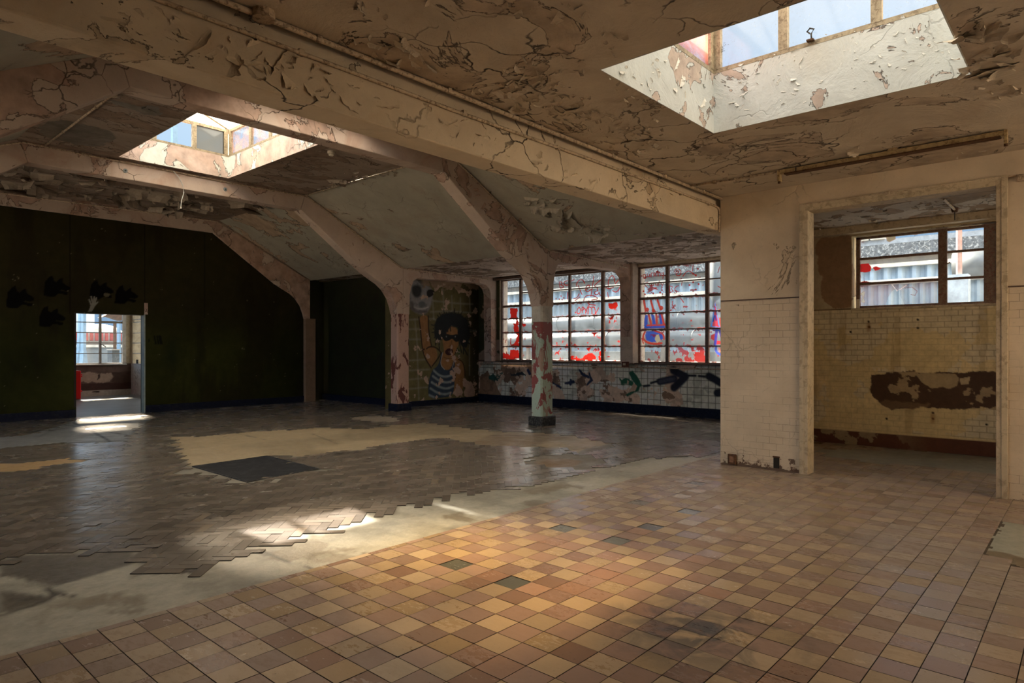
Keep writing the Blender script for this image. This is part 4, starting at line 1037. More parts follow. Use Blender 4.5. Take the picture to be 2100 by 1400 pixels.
# --- window 3 glass
M['glass_clear'] = glass_mat('scratched window glass', amt=(.06,.30), scale=4, off=3, tint=(.93,.97,1.0))
MB().quad((AX+.09,-2,wz0),(AX+.09,.7,wz0),(AX+.09,.7,3.01),(AX+.09,-2,3.01)).build('glass', M['glass_frost'], w3)
g3 = Canvas('X', AX+.095, wy0+.1, 2.6, wz0, 3.0, .0085)
g3.C[:] = (.5,.02,.02,0)
K3 = crop(1640, 380, 4.565)
g3.poly(K3([(542,740),(600,730),(640,735),(660,770),(655,800),(600,815),(560,810),(542,790)]), (.42,.02,.02), .008, .05, 1, a=1.0)
g3.poly(K3([(690,770),(715,755),(765,775),(740,790),(705,800)]), (.42,.02,.02), .008, .04, 1, a=1.0)
g3.put(ss(.07-np.abs(g3.V-2.33)*1.4-np.abs(g3.U-2.55)*.35+(g3.n(18,4,5)-.5)*.08, 0, .01), (.20,.02,.02), 1.0)
g3.put(ss(g3.n(14,4,8), .60, .62)*ss(g3.U, 2.50, 2.58), (.30,.02,.02), 1.0)
g3.poly(K3([(810,480),(850,460),(890,465),(895,500),(860,525),(815,515)]), (.45,.40,.20), .01, .04, .9, a=1.0)
g3.poly(K3([(1045,445),(1100,440),(1100,460),(1050,460)]), (.35,.30,.16), .01, .03, .9, a=1.0)
g3.stroke(K3([(575,1020),(600,1000),(590,1060),(600,1090),(580,1080)]), .02, (.75,.70,.45), .01, .02, .8, a=1.0)
g3.put(g3.mask_poly(K3([(542,930),(1290,890),(1290,1110),(542,1145)]), .01)*.45*ss(g3.n(3,5,9), .2, .8), (.34,.42,.50), .75)
g3.stroke(K3([(985,960),(1050,950),(1100,990),(1080,1030),(1040,1020)]), .008, (.12,.12,.12), .006, 0, .8, a=1.0)
g3.stroke(K3([(865,930),(912,990),(1000,935)]), .012, (.85,.9,.92), .006, 0, .9, a=1.0)
broken = K3([(805,1135),(830,1050),(870,990),(900,970),(912,995),(940,975),(945,1040),(975,1090),(990,1135)])
bm3 = g3.mask_poly(broken, .004) > .5
g3.keep = ~bm3
g3.mesh('glass', M['glass_clear'], w3)
# paper folded in the corner of the sill
pb = empty('folded_card', (AX-.02, 2.56, wz0), 'pale strip of card leaning in the left corner of the recess window', 'card')
MB().box(AX-.03, AX-.022, 2.55, 2.585, wz0, wz0+.13).box(AX-.03, AX+.0, 2.585, 2.59, wz0, wz0+.13).build('strip', M['white'], pb)
MB().box(AX-.05, AX+.06, wy0, wy1, wz0-.03, wz0).build('sill', M['jamb'], w3, bevel=.004)

# ------------------------------------------------------------------ roof lanterns
def bar(mb, a, b_, w_, d): # straight bar between two points, square section
    mb.tube([a, b_], w_, 4)
def lantern(name, label, x0, x1, y0, y1, z0, z1, ys, xs, mats, top='murky', ridge=.35, post=.035, roof_fn=None):
    root = struct(empty(name, ((x0+x1)/2, (y0+y1)/2, z0)), label)
    fm = M['cream_steel']
    q = MB()
    q.box(x0-.04, x1+.04, y0-.04, y0+.01, z0, z0+.035).box(x0-.04, x1+.04, y1-.01, y1+.04, z0, z0+.035).box(x0-.04, x0+.01, y0, y1, z0, z0+.035).box(x1-.01, x1+.04, y0, y1, z0, z0+.035)
    q.box(x0-.04, x1+.04, y0-.04, y0+.01, z1-.05, z1).box(x0-.04, x1+.04, y1-.01, y1+.04, z1-.05, z1).box(x0-.04, x0+.01, y0, y1, z1-.05, z1).box(x1-.01, x1+.04, y0, y1, z1-.05, z1)
    q.build('rails', fm, root)
    for y in ys: # posts on +x and -x side
        MB().box(x1-.012, x1+.035, y-post, y+post, z0+.03, z1-.04).build('post', fm, root)
        MB().box(x0-.035, x0+.012, y-post, y+post, z0+.03, z1-.04).build('post', fm, root)
    for x in xs:
        MB().box(x-post, x+post, y1-.012, y1+.035, z0+.03, z1-.04).build('post', fm, root)
        MB().box(x-post, x+post, y0-.035, y0+.012, z0+.03, z1-.04).build('post', fm, root)
    for (side, a_, b_, mt_) in mats:
        if side == 'x1': MB().quad((x1+.01,a_,z0+.03),(x1+.01,b_,z0+.03),(x1+.01,b_,z1-.04),(x1+.01,a_,z1-.04)).build('pane', M['glass_'+mt_], root)
        if side == 'x0': MB().quad((x0-.01,a_,z0+.03),(x0-.01,b_,z0+.03),(x0-.01,b_,z1-.04),(x0-.01,a_,z1-.04)).build('pane', M['glass_'+mt_], root)
        if side == 'y1': MB().quad((a_,y1+.01,z0+.03),(b_,y1+.01,z0+.03),(b_,y1+.01,z1-.04),(a_,y1+.01,z1-.04)).build('pane', M['glass_'+mt_], root)
        if side == 'y0': MB().quad((a_,y0-.01,z0+.03),(b_,y0-.01,z0+.03),(b_,y0-.01,z1-.04),(a_,y0-.01,z1-.04)).build('pane', M['glass_'+mt_], root)
    xm = (x0+x1)/2; zt = z1+ridge
    r_ = MB(); r_.tube([(xm,y0+.02,zt),(xm,y1-.02,zt)], .03, 4)
    n_ = max(3, int((y1-y0)/.5))
    for i in range(n_+1):
        y = y0+(y1-y0)*i/n_
        r_.tube([(x0,y,z1),(xm,y,zt)], .018, 4); r_.tube([(xm,y,zt),(x1,y,z1)], .018, 4)
    r_.build('roof_bars', fm, root)
    if top:
        MB().quad((x0-.04,y0-.04,z1+.01),(xm,y0-.04,zt+.02),(xm,y1+.04,zt+.02),(x0-.04,y1+.04,z1+.01)).quad((xm,y0-.04,zt+.02),(x1+.04,y0-.04,z1+.01),(x1+.04,y1+.04,z1+.01),(xm,y1+.04,zt+.02)).build('roof_glass', M['glass_'+top], root)
        MB().quad((x0,y1+.02,z1),(xm,y1+.02,zt),(x1,y1+.02,z1)).quad((x0,y0-.02,z1),(x1,y0-.02,z1),(xm,y0-.02,zt)).build('gable_glass', M['glass_'+top], root)
    return root
lantern('window_4', 'square skylight with streaky panes over the tiled floor', SX0, SX1, SY0, SY1, 3.72, 4.30, [.66,1.19,1.85,2.40], [3.62,4.45,5.25],
        [('x1',.65,1.15,'sky'),('x1',1.22,1.82,'sky'),('x1',1.88,2.4,'sky'),('y1',4.48,5.22,'red'),('y1',3.6,4.42,'grimy'),('x0',.62,2.43,'grimy'),('y0',3.58,5.29,'grimy')], top='grimy')
lantern('window_5', 'long hall skylight with one open pane, one grey pane and broken brown panes', 3.55, 5.30, 8.50, 11.42, 4.76, 5.24, [8.55,9.3,9.95,10.62,11.36], [3.6,4.71,5.25],
        [('y1',4.74,5.22,'grey'),('x1',10.65,11.33,'brown'),('x1',9.98,10.6,'brown'),('x1',9.33,9.92,'frost'),('x1',8.5,9.3,'frost'),('x0',8.5,11.42,'sky2'),('y0',3.55,5.30,'murky')], top=None)
w5 = bpy.data.objects['window_5']
MB().box(4.05, 4.11, 11.41, 11.45, 4.79, 5.2).build('post', M['cream_steel'], w5)
MB().quad((5.2,11.43,4.79),(5.31,11.43,4.79),(5.31,11.43,5.2),(5.2,11.43,5.2)).build('pane', M['glass_murky'], w5)
MB().quad((3.9,9.85,5.43),(4.425,9.85,5.615),(4.425,10.75,5.615),(3.9,10.75,5.43)).quad((4.425,9.85,5.615),(5.1,9.85,5.35),(5.1,10.75,5.35),(4.425,10.75,5.615)).build('sun_tint_pane', M['glass_amber'], w5)  # unseen tinted pane, added to colour the pool of sun below
MB().quad((3.51,8.46,5.25),(4.425,8.46,5.61),(4.425,9.85,5.61),(3.51,9.85,5.25)).quad((4.425,8.46,5.61),(5.34,8.46,5.25),(5.34,9.85,5.25),(4.425,9.85,5.61)).quad((3.55,11.44,5.24),(4.425,11.44,5.59),(5.3,11.44,5.24)).quad((3.51,9.85,5.25),(3.9,9.85,5.41),(3.9,10.75,5.41),(3.51,10.75,5.25)).quad((4.425,10.75,5.61),(5.34,10.75,5.25),(5.34,11.46,5.25),(4.425,11.46,5.61)).quad((3.51,10.75,5.25),(4.425,10.75,5.61),(4.425,11.46,5.61),(3.51,11.46,5.25)).build('roof_glass', M['glass_opal'], w5)
lantern('window_6', 'unseen skylight added over the first hall bay to light the hall', 3.55, 5.30, 4.45, 7.25, 4.76, 5.20, [4.5,5.2,5.9,6.6,7.2], [3.6,5.25],
        [('x1',4.45,7.25,'opal'),('x0',4.45,7.25,'sky2'),('y1',3.55,5.3,'opal'),('y0',3.55,5.3,'opal')], top='opal')  # this skylight is out of sight and supposed, added for its light
hk = empty('steel_hook', (SX1, 1.63, 3.76), 'small dark steel eye hook on the skylight kerb edge', 'hook')
MB().tube([(SX1-.02,1.63,3.75),(SX1-.03,1.63,3.80),(SX1-.03,1.61,3.83),(SX1-.03,1.64,3.845),(SX1-.03,1.66,3.825),(SX1-.03,1.64,3.805)], .007, 6).build('eye', M['black'], hk)
MB().box(SX1-.05, SX1-.005, 1.61, 1.66, 3.745, 3.757).build('plate', M['rust'], hk)

# ------------------------------------------------------------------ back room behind the doorway
RY = 21.8; RX = 7.13
BRM = plain('cream back room wall', (.50,.42,.30), .8, var=.3, dirt=(.2,.15,.1), dirt_amt=.3)
br = MB().box(RX, RX+.25, 15.65, RY+.2, 0, .93).box(RX, RX+.25, 15.65, RY+.2, 3.0, 3.6).box(RX, RX+.25, 15.65, 17.2, 0, 3.4).box(RX, RX+.25, RY-.12, RY+.2, 0, 3.4)
br.box(-2, 2.5, RY, RY+.25, 0, 3.6).box(2.5, 6.98, RY, RY+.25, 0, .93).box(2.5, 6.98, RY, RY+.25, 3.0, 3.6).box(6.98, RX+.25, RY, RY+.25, 0, 3.6).box(-2.2, -2, 15.65, RY+.2, 0, 3.6)
wall('wall_back_room', br, BRM)
cb_ = Canvas('Y', RY-.004, 4.8, RX, 0, .94, .02)
K8 = crop(130, 600, 5.384)
cb_.C[..., :3] = np.array((.16,.10,.075))*(cb_.n(3,5,3)*.7+.6)[..., None]
cb_.poly(K8([(150,880),(520,885),(540,920),(520,990),(300,995),(200,990),(150,985)]), (.46,.34,.25), .02, .12); cb_.poly(K8([(380,900),(410,890),(400,940),(370,975)]), (.07,.04,.03), .02, .05)
cb_.poly(K8([(530,880),(740,870),(740,990),(520,990),(560,930)]), (.09,.05,.035), .02, .05)
cb_.put(ss(.38-cb_.V, 0, .02), (.075,.035,.025)); cb_.put(ss(.17-cb_.V, 0, .01), (.48,.44,.36)); cb_.stroke(K8([(320,1095),(385,1092)]), .04, (.03,.02,.02), .02, .05)
cb_.mesh('peeled_dado', M['attr'], bpy.data.objects['wall_back_room'])
cr_ = Canvas('X', RX-.004, 19.0, RY, 0, .93, .02)
cr_.C[..., :3] = np.array((.66,.68,.68))*(cr_.n(3,4,3)*.2+.88)[..., None]
for P in ([(790,850),(800,880),(795,890),(785,870),(790,850)], [(820,850),(830,870),(822,892),(812,870),(820,850)], [(840,850),(848,860),(842,892),(832,880)], [(785,910),(800,930),(790,955)], [(815,905),(822,925),(812,950),(800,940)], [(790,970),(800,1000),(792,1020)], [(810,990),(818,1015)]):
    cr_.stroke(K8(P), .03, (.30,.30,.32), .02, 0, .8)
cr_.mesh('scribbled_board', M['attr'], bpy.data.objects['wall_back_room'])
rc = MB()
hx = []
def ceil_holes(mb, x0, x1, y0, y1, holes):
    xs = sorted({x0, x1}|{h_[0] for h_ in holes}|{h_[1] for h_ in holes}); ys = sorted({y0, y1}|{h_[2] for h_ in holes}|{h_[3] for h_ in holes})
    for a_, b_ in zip(xs, xs[1:]):
        for c_, d_ in zip(ys, ys[1:]):
            if not any(h_[0] <= (a_+b_)/2 <= h_[1] and h_[2] <= (c_+d_)/2 <= h_[3] for h_ in holes): mb.box(a_, b_, c_, d_, 3.3, 3.4)
ceil_holes(rc, -2, RX, 15.65, RY, [(4.87, 6.03, 19.1, 19.55), (4.45, 5.10, 17.52, 17.82)])
struct(rc.build('ceiling_back_room', M['outer']))
struct(MB().box(-2, RX, 15.45, RY, -.2, 0).build('floor_back_room', plain('grey vinyl back room floor', (.20,.21,.22), .35, var=.35, scale=1.5, spec=.5)))
# its windows
def ywindow(name, label, Y, x0, x1, z0, z1, mulls, bars, thick, mat):
    root = struct(empty(name, ((x0+x1)/2, Y, z0)), label)
    MB().box(x0, x0+.04, Y, Y+.05, z0, z1).box(x1-.05, x1, Y, Y+.05, z0, z1).box(x0, x1, Y, Y+.05, z0, z0+.035).box(x0, x1, Y, Y+.05, z1-.035, z1).build('outer_frame', mat, root)
    for x in mulls: MB().box(x-.03, x+.03, Y-.01, Y+.05, z0, z1).build('mullion', mat, root)
    q = MB()
    for z in bars: q.box(x0, x1, Y+.005, Y+.045, z-.012, z+.012)
    q.box(mulls[-1], x1, Y, Y+.048, thick-.03, thick+.03)
    q.build('glazing_bars', mat, root)
    MB().quad((x0,Y+.03,z0),(x1,Y+.03,z0),(x1,Y+.03,z1),(x0,Y+.03,z1)).build('glass', M['glass_sky2'], root)
    return root
M['white_steel'] = plain('pale window steel', (.55,.52,.47), .5, var=.3, scale=9)
M['mid_steel'] = plain('grey brown window steel', (.26,.23,.20), .5, var=.3, scale=9)
w8 = ywindow('window_7', 'sunny steel window seen through the doorway in the dark wall', RY+.04, 2.5, 6.96, .93, 3.0, [3.6,4.9,6.32], [2.15,1.85,1.55,1.24], 2.17, M['mid_steel'])
MB().box(6.90, 6.99, RY-.01, RY+.06, .93, 3.0).box(2.5, 7.0, RY-.05, RY+.05, .90, .935).build('reveal', M['white_steel'], w8)
MB().tube([(6.32,RY+.02,1.52),(6.36,RY-.03,1.50),(6.44,RY-.04,1.43)], .012, 6).build('handle', M['black'], w8)
w9 = struct(empty('window_8', (RX, 19.5, .93)), 'side window with white bars seen at the right edge of the doorway')
q = MB()
for z in (2.25, 2.17, 1.85, 1.55, 1.24): q.box(RX+.0, RX+.06, 17.2, RY-.12, z-.015, z+.015)
q.box(RX-.02, RX+.08, 17.2, RY-.12, .91, .94); q.build('glazing_bars', M['white_steel'], w9)
MB().quad((RX+.05,17.2,.93),(RX+.05,RY-.12,.93),(RX+.05,RY-.12,3.0),(RX+.05,17.2,3.0)).build('glass', M['glass_sky2'], w9)
MB().tube([(RX-.03,21.2,.94),(RX-.03,21.2,1.06)], .03, 8).build('bottle_stump', M['black'], w9)
# red cabinet
c0 = at(166, 820, Z=0)
rc_ = empty('red_cabinet', (c0[0]-.3, c0[1], 0), 'bright red metal cabinet standing in the sunny back room', 'cabinet')
RED = plain('bright red enamel', (.62,.006,.006), .35, var=.1)
cx1 = at(166.5, 800, Y=c0[1])[0]; zt_ = at(160, 760, Y=c0[1])[2]
MB().box(cx1-.62, cx1, c0[1], c0[1]+.3, .02, zt_).build('body', RED, rc_, bevel=.02)
for z in (zt_*.86, zt_*.80, zt_*.30): MB().box(cx1-.005, cx1+.035, c0[1]+.03, c0[1]+.09, z-.02, z+.02).build('hinge', RED, rc_, bevel=.004)
MB().box(cx1-.60, cx1-.02, c0[1]-.015, c0[1], .06, zt_-.04).build('door', RED, rc_, bevel=.006)

# ------------------------------------------------------------------ conduits, lamp and small fittings
def conduit(name, label, pts, r=.012, clips=(), box_at=None, boxr=.04):
    root = empty(name, pts[0], label, 'conduit')
    MB().tube(pts, r, 8).build('pipe', M['pipe'], root, smooth=True)
    for c in clips: MB().box(c[0]-.018, c[0]+.018, c[1]-.018, c[1]+.018, c[2]-.018, c[2]+.018).build('clip', M['pipe'], root, bevel=.005)
    if box_at:
        for c in box_at: MB().tube([(c[0],c[1],c[2]+.01),(c[0],c[1],c[2]-.045)], boxr, 12).build('junction_box', M['pipe'], root)
    return root
zc = NZ-.02
conduit('steel_conduit', 'upper cream conduit along the near ceiling above the big beam', [(-3,3.385,zc),(1.7,3.385,zc),(2.3,3.39,zc),(4.1,3.385,zc-.004),(5.8,3.39,zc),(7.60,3.385,zc)], .017,
        [(x,3.385,zc) for x in (2.1,3.13,4.15,5.2,6.2,7.1)], [(1.75,3.36,NZ)], .06)
conduit('steel_conduit', 'lower cream conduit along the upper face of the big beam', [(-3,3.405,3.10),(2.25,3.405,3.09),(3.2,3.405,3.085),(4.8,3.405,3.10),(7.45,3.405,3.10),(7.55,3.405,3.09),(7.585,3.405,3.05),(7.585,3.41,2.80)], .013,
        [(x,3.41,3.095) for x in (2.0,3.3,4.4,5.5,6.6,7.3)])
yA = 7.42
conduit('steel_conduit', 'conduit down the rafter of the nearest frame and along to the window wall', [(2.2,yA,4.34),(6.86,yA,4.36),(7.0,yA,4.31),(9.2,yA,3.20),(9.35,yA,3.17),(11.0,yA,3.13),(12.0,yA,3.10)], .013, [(7.5,yA,4.05),(8.5,yA,3.54),(10.1,yA,3.15)])
yB = 11.53
conduit('steel_conduit', 'conduit along the middle frame under the long skylight', [(1.6,yB,4.05),(2.35,yB,4.36),(3.2,yB,4.35),(4.0,yB,4.355),(5.3,yB,4.345),(6.84,yB,4.36),(6.95,yB,4.34),(9.2,yB,3.20),(9.35,yB,3.17),(12.0,yB,3.14)], .014, [(3.1,yB,4.355),(4.7,yB,4.35),(6.2,yB,4.35),(6.7,yB,4.36),(8.0,yB,3.82)])
conduit('steel_conduit', 'conduit across the hall ceiling to the middle frame', [(2.62,yB-.02,HZ-.02),(2.62,8.6,HZ-.02)], .014, [(2.62,10.6,HZ-.02),(2.62,9.2,HZ-.02)], [(2.62,8.6,HZ)], .05)
conduit('steel_conduit', 'conduit bending to the left from the round ceiling box', [(2.54,8.58,HZ-.02),(2.1,8.4,HZ-.06),(1.4,8.2,3.95),(.4,8.1,3.45)], .014)
conduit('steel_conduit', 'conduit along the ceiling fold beside the smoke detector', [(6.86,yB-.02,4.375),(6.86,7.75,4.375)], .012, [(6.86,10.9,4.375),(6.86,9.6,4.375)])
yC = 15.36
conduit('steel_conduit', 'thin conduit along the farthest frame', [(2.2,yC,4.30),(6.86,yC,4.36),(9.2,yC,3.20)], .011, [(4.0,yC,4.33),(7.9,yC,3.87)])
conduit('steel_conduit', 'conduit across the near ceiling to the tube lamp', [(6.75,3.36,zc),(6.80,2.9,zc),(6.80,2.45,zc)], .010, [(6.78,3.1,zc),(6.80,2.7,zc)])
conduit('steel_conduit', 'thin dark edged conduit over the wide opening', [(X1-.02,2.43,2.99),(X1-.02,.55,2.985)], .009, [(X1-.02,1.6,2.99)], None)
cbx = empty('conduit_end_box', (X1-.03,.53,2.975), 'cracked box at the end of the thin conduit over the opening', 'box')
MB().tube([(X1-.03,.54,2.96),(X1-.03,.47,2.95),(X1-.035,.44,2.93)], [.03,.035,.02], 8).build('shell', M['pipe'], cbx)
conduit('steel_conduit', 'cream conduit under the window sills of the hall', [(WX-.03,3.5,.985),(WX-.03,12.1,.98)], .014, [(WX-.03,6.0,.985),(WX-.03,6.9,.985)])
wb = empty('bracket_box', (WX-.24,7.56,1.03), 'small rusted box under the pillar between the windows', 'box')
MB().box(WX-.28, WX-.20, 7.48, 7.62, .99, 1.11).build('casing', plain('rusted red box', (.14,.05,.035), .8, var=.5, scale=20), wb, bevel=.006)
MB().box(WX-.286, WX-.28, 7.52, 7.58, 1.03, 1.08).build('knob', M['jamb'], wb)
# tube lamp
tl_ = empty('tube_lamp', (6.80,1.50,NZ), 'long rusty ceiling batten for a fluorescent tube, the tube missing', 'lamp')
MB().box(6.775, 6.835, .56, 2.42, NZ-.055, NZ-.012).build('body', M['lamp'], tl_, bevel=.004)
MB().box(6.765, 6.845, .60, 2.36, NZ-.066, NZ-.054).build('rusty_cover', M['rust'], tl_)
for y in (.565, 2.415): MB().box(6.77, 6.84, y-.012, y+.012, NZ-.125, NZ-.01).build('end_bracket', M['lamp'], tl_, bevel=.003); MB().tube([(6.79,y,NZ-.12),(6.79,y,NZ-.145)], .014, 8).build('tube_socket', M['rust'], tl_)
MB().box(6.772, 6.838, 2.24, 2.25, NZ-.058, NZ-.010).build('band', M['black'], tl_)
MB().box(6.76, 6.85, 1.35, 1.43, NZ-.02, NZ).build('mounting_plate', M['lamp'], tl_)
# smoke detector
sd = empty('smoke_detector', (5.61,8.69,HZ), 'white round smoke detector on the hall ceiling near the long skylight', 'smoke detector')
MB().tube([(5.61,8.69,HZ),(5.61,8.69,HZ-.03),(5.61,8.69,HZ-.035)], [.055,.055,.045], 20).build('base', M['white'], sd)
MB().tube([(5.61,8.69,HZ-.035),(5.61,8.69,HZ-.055),(5.61,8.69,HZ-.07)], [.035,.042,.028], 20).build('sensor_head', M['white'], sd)
# hanging wire under the skylight
hp = [at(x, y, Y=11.50) for x, y in ((355,350),(366,362),(375,380),(377,395),(372,412),(371,424))]
hw = empty('hanging_wire', hp[0], 'pale bent wire hanging from the conduit below the long skylight', 'wire')
MB().tube(hp, .007, 6).build('strand', plain('pale grey wire', (.5,.5,.48), .5), hw)
MB().tube([hp[-1], (hp[-1][0],hp[-1][1],hp[-1][2]-.03)], .012, 6).build('tip', M['white'], hw)
# anchor plates on the middle frame
for x_, y_, w__ in ((257,350,'left'), (462,388,'right')):
    c = at(x_, y_, Y=11.545); a_ = empty('anchor_bolt', c, 'grey bolt plate on the middle frame, the %s one of two' % w__, 'bolt', 'bolt plates on the middle frame')
    MB().tube([(c[0],c[1],c[2]),(c[0],c[1]-.006,c[2])], .035, 7).build('washer', plain('blue grey metal', (.2,.23,.24), .6), a_); MB().tube([(c[0],c[1]-.005,c[2]),(c[0],c[1]-.02,c[2])], .012, 6).build('bolt', M['black'], a_)
# pendant conduit in the recess
ph = empty('pendant_fitting', (9.2,1.5,3.15), 'broken ceiling pendant on a short conduit in the tiled recess', 'fitting')
a1 = at(1935,408,Z=3.13); a2 = at(1958,430,Z=3.12)
ph.location = a2
MB().tube([a1, a2], .014, 8).build('conduit', M['pipe'], ph)
MB().tube([(a2[0],a2[1],3.14),(a2[0],a2[1],3.09)], [.045,.03], 10).build('ceiling_rose', M['rust'], ph)
MB().tube([(a2[0],a2[1],3.10),(a2[0]+.0,a2[1],2.99)], .006, 6).build('flex', M['black'], ph)

# ------------------------------------------------------------------ outside
GRD = plain('yard concrete', (.20,.21,.21), .9, var=.3, scale=1)
struct(MB().box(12.65, 60, -30, 22.1, -.5, -.1).box(-40, 60, 22.05, 90, -.5, .35).box(7.8, 12.65, 12.4, 22.1, -.5, -.1).box(10.7, 12.65, -30, 3.2, -.5, -.1).build('floor_yard', GRD))
def corr(x, y0, y1, z0, z1, pitch, d):
    q = MB(); n_ = int((y1-y0)/pitch*4); b_ = 0
    for i in range(n_+1):
        y = y0+(y1-y0)*i/n_; o_ = d if (i % 4) in (1, 2) else 0
        q.v += [(x-o_, y, z0), (x-o_, y, z1), (x+.05, y, z0), (x+.05, y, z1)]
        if i:
            k_ = 4*(i-1); q.f += [(k_, k_+1, k_+5, k_+4), (k_+2, k_+6, k_+7, k_+3), (k_+1, k_+3, k_+7, k_+5), (k_, k_+4, k_+6, k_+2)]
    return q
sh = empty('corrugated_shed', (18, 6, 0), 'long pale blue corrugated shed with a mossy roof edge outside the windows', 'shed')
CB = plain('pale blue corrugated cladding', (.30,.40,.50), .5, var=.25, scale=3)
zt1 = at(1880, 523, X=18)[2]; zt2 = at(1880, 498, X=18)[2]; zm = at(1880, 545, X=18)[2]; zl = at(1880, 570, X=18)[2]
corr(18, -8, 20, zl, zm, .30, .12).build('cladding', CB, sh)
corr(18.0, -8, 20, -.1, zl-.12, .22, .06).build('lower_cladding', plain('grey corrugated cladding', (.20,.26,.31), .5, var=.25, scale=3), sh)
MB().box(17.88, 18.2, -8, 20, zl-.10, zl).box(17.8, 18.2, -8, 20, zm, zm+.09).build('rails', M['white'], sh)
MB().box(18.05, 18.3, -8, 20, zm+.09, zt1).build('fascia', plain('grey block', (.5,.5,.48), .8, var=.4, scale=2), sh)
rf = MB(); rf.box(17.7, 20, -8, 20, zt1, zt2).build('mossy_roof_edge', plain('mossy asbestos roof edge', (.13,.145,.16), .95, var=.7, scale=7, dirt=(.42,.44,.44), dirt_amt=.7, relief=.05), sh)
up_ = empty('rooftop_block', (24, 6, 3), 'darker roof structure rising behind the shed roof', 'building')
z3 = at(1800, 492, X=24)[2]
MB().box(24, 26, 1.0, 30, 0, z3).build('wall', plain('grey upper wall', (.30,.33,.36), .8), up_)
for x_, nm in ((1768, 'left air conditioning unit on the roof behind the shed'), (1800, 'right air conditioning unit on the roof behind the shed')):
    c = at(x_, 490, X=24); o_ = empty('air_conditioner', (24, c[1], z3), nm, 'air conditioner', 'air conditioning units on the roof')
    MB().box(23.9, 24.5, c[1]-.21, c[1]+.21, z3, z3+.62).build('casing', M['white'], o_, bevel=.03)
    MB().tube([(23.9,c[1]+.05,z3+.31),(23.86,c[1]+.05,z3+.31)], .13, 16).build('fan_grille', M['mid_steel'], o_)
    MB().box(23.88, 23.9, c[1]-.20, c[1]-.13, z3+.08, z3+.52).build('vent', M['outer'], o_)
SIL = plain('silver duct cladding', (.13,.145,.155), .45, metal=.3, var=.4, scale=3)
def duct(lab, pts, r):
    o_ = empty('insulated_duct', pts[0], lab, 'duct'); MB().tube(pts, r, 24).build('casing', SIL, o_, smooth=True)
    for i in range(len(pts)-1):
        a_, b_ = pts[i], pts[i+1]; ln = math.dist(a_, b_); n_ = int(ln/1.2)
        for k_ in range(1, n_):
            t = k_/n_; c = [a_[j]+(b_[j]-a_[j])*t for j in range(3)]; dd = [(b_[j]-a_[j])/ln*.03 for j in range(3)]
            MB().tube([c, [c[j]+dd[j] for j in range(3)]], r+.012, 24).build('band', SIL, o_)
    return o_
_d1 = duct('upper of the two long silver ducts outside the hall windows', [(15.2,4.0,2.10),(15.2,18,2.10)], .23)
_d2 = duct('lower of the two long silver ducts outside the hall windows', [(14.55,3.5,1.62),(14.55,18,1.62)], .20)
_d4 = duct('upright silver duct with an elbow outside the second window', [(15.75,7.15,4.6),(15.75,7.15,2.75),(15.75,7.08,2.55),(15.75,6.9,2.42),(15.75,6.5,2.36)], .20)
for y_ in (4.5, 8.3, 12.0, 16.0):
    MB().box(15.15, 15.25, y_, y_+.08, -.1, 1.9).build('duct_stand', M['mid_steel'], _d1); MB().box(14.5, 14.6, y_+.3, y_+.38, -.1, 1.44).build('duct_stand', M['mid_steel'], _d2)
MB().box(15.7, 15.8, 6.6, 6.7, -.1, 2.25).build('duct_stand', M['mid_steel'], _d4)
dr = at(1996, 541, X=14.5)
_d3 = duct('short fat silver drum outside the recess window', [(14.5,dr[1]-.55,dr[2]),(14.5,dr[1]+.30,dr[2])], .26)
MB().box(14.4, 14.6, dr[1]-.4, dr[1]-.3, -.1, dr[2]-.2).box(14.4, 14.6, dr[1]+.1, dr[1]+.2, -.1, dr[2]-.2).build('drum_stand', M['mid_steel'], _d3)
ps = at(1965, 590, X=13.5)
po = empty('concrete_post', (13.5, ps[1], -.1), 'pale square concrete post with a rusty pipe rising from it', 'post')
pz = at(1965, 562, X=13.5)[2]
MB().box(13.5, 13.8, ps[1]-.14, ps[1]+.16, -.1, pz).build('shaft', plain('pale painted concrete', (.42,.50,.58), .7), po)
MB().tube([(13.6,ps[1],pz),(13.6,ps[1],5.5)], .045, 10).build('rusty_pipe', plain('rusty pink pipe', (.45,.28,.24), .8, var=.4, scale=8), po)
lw = empty('yard_wall', (16.2, 8, -.1), 'low dark wall with a pale rail beyond the hall windows', 'wall')
MB().box(16.2, 16.5, -2, 18, -.1, 1.30).build('masonry', plain('dark block wall', (.16,.17,.17), .9, var=.4, scale=2), lw)
MB().tube([(16.1,-2,1.02),(16.1,18,1.02)], .03, 6).build('rail', M['white'], lw)

# yard behind the back room
YB = 34.0
def pz_(x, y, Y=YB): return at(x, y, Y=Y)
bb = empty('striped_building', (9, YB+6, .35), 'low building with red and white striped front far beyond the doorway window', 'building')
RB = plain('red panel', (.42,.10,.09), .8); 
a_ = at(150, 698, Y=YB+6); b_ = at(300, 684, Y=YB+6); zt3 = at(220, 680, Y=YB+6)[2]
MB().box(a_[0], b_[0]+4, YB+6, YB+9, .35, zt3).build('wall', plain('dirty white wall', (.62,.62,.60), .8, var=.3), bb)
n_ = 15
for i in range(n_):
    x = a_[0]+(b_[0]-a_[0])*(i+.2)/n_; MB().box(x, x+(b_[0]-a_[0])/n_*.62, YB+5.9, YB+6, a_[2], b_[2]).build('red_panel', RB, bb)
MB().box(a_[0], b_[0]+4, YB+5.7, YB+6, at(220,711,Y=YB+6)[2], at(220,699,Y=YB+6)[2]).build('dark_ledge', plain('brown ledge', (.22,.18,.15), .8, var=.5, scale=1), bb)
dm = at(204, 680, Y=YB+12)
do = empty('domed_roof', (dm[0], YB+12, 1), 'pale domed roof above the striped building', 'roof')
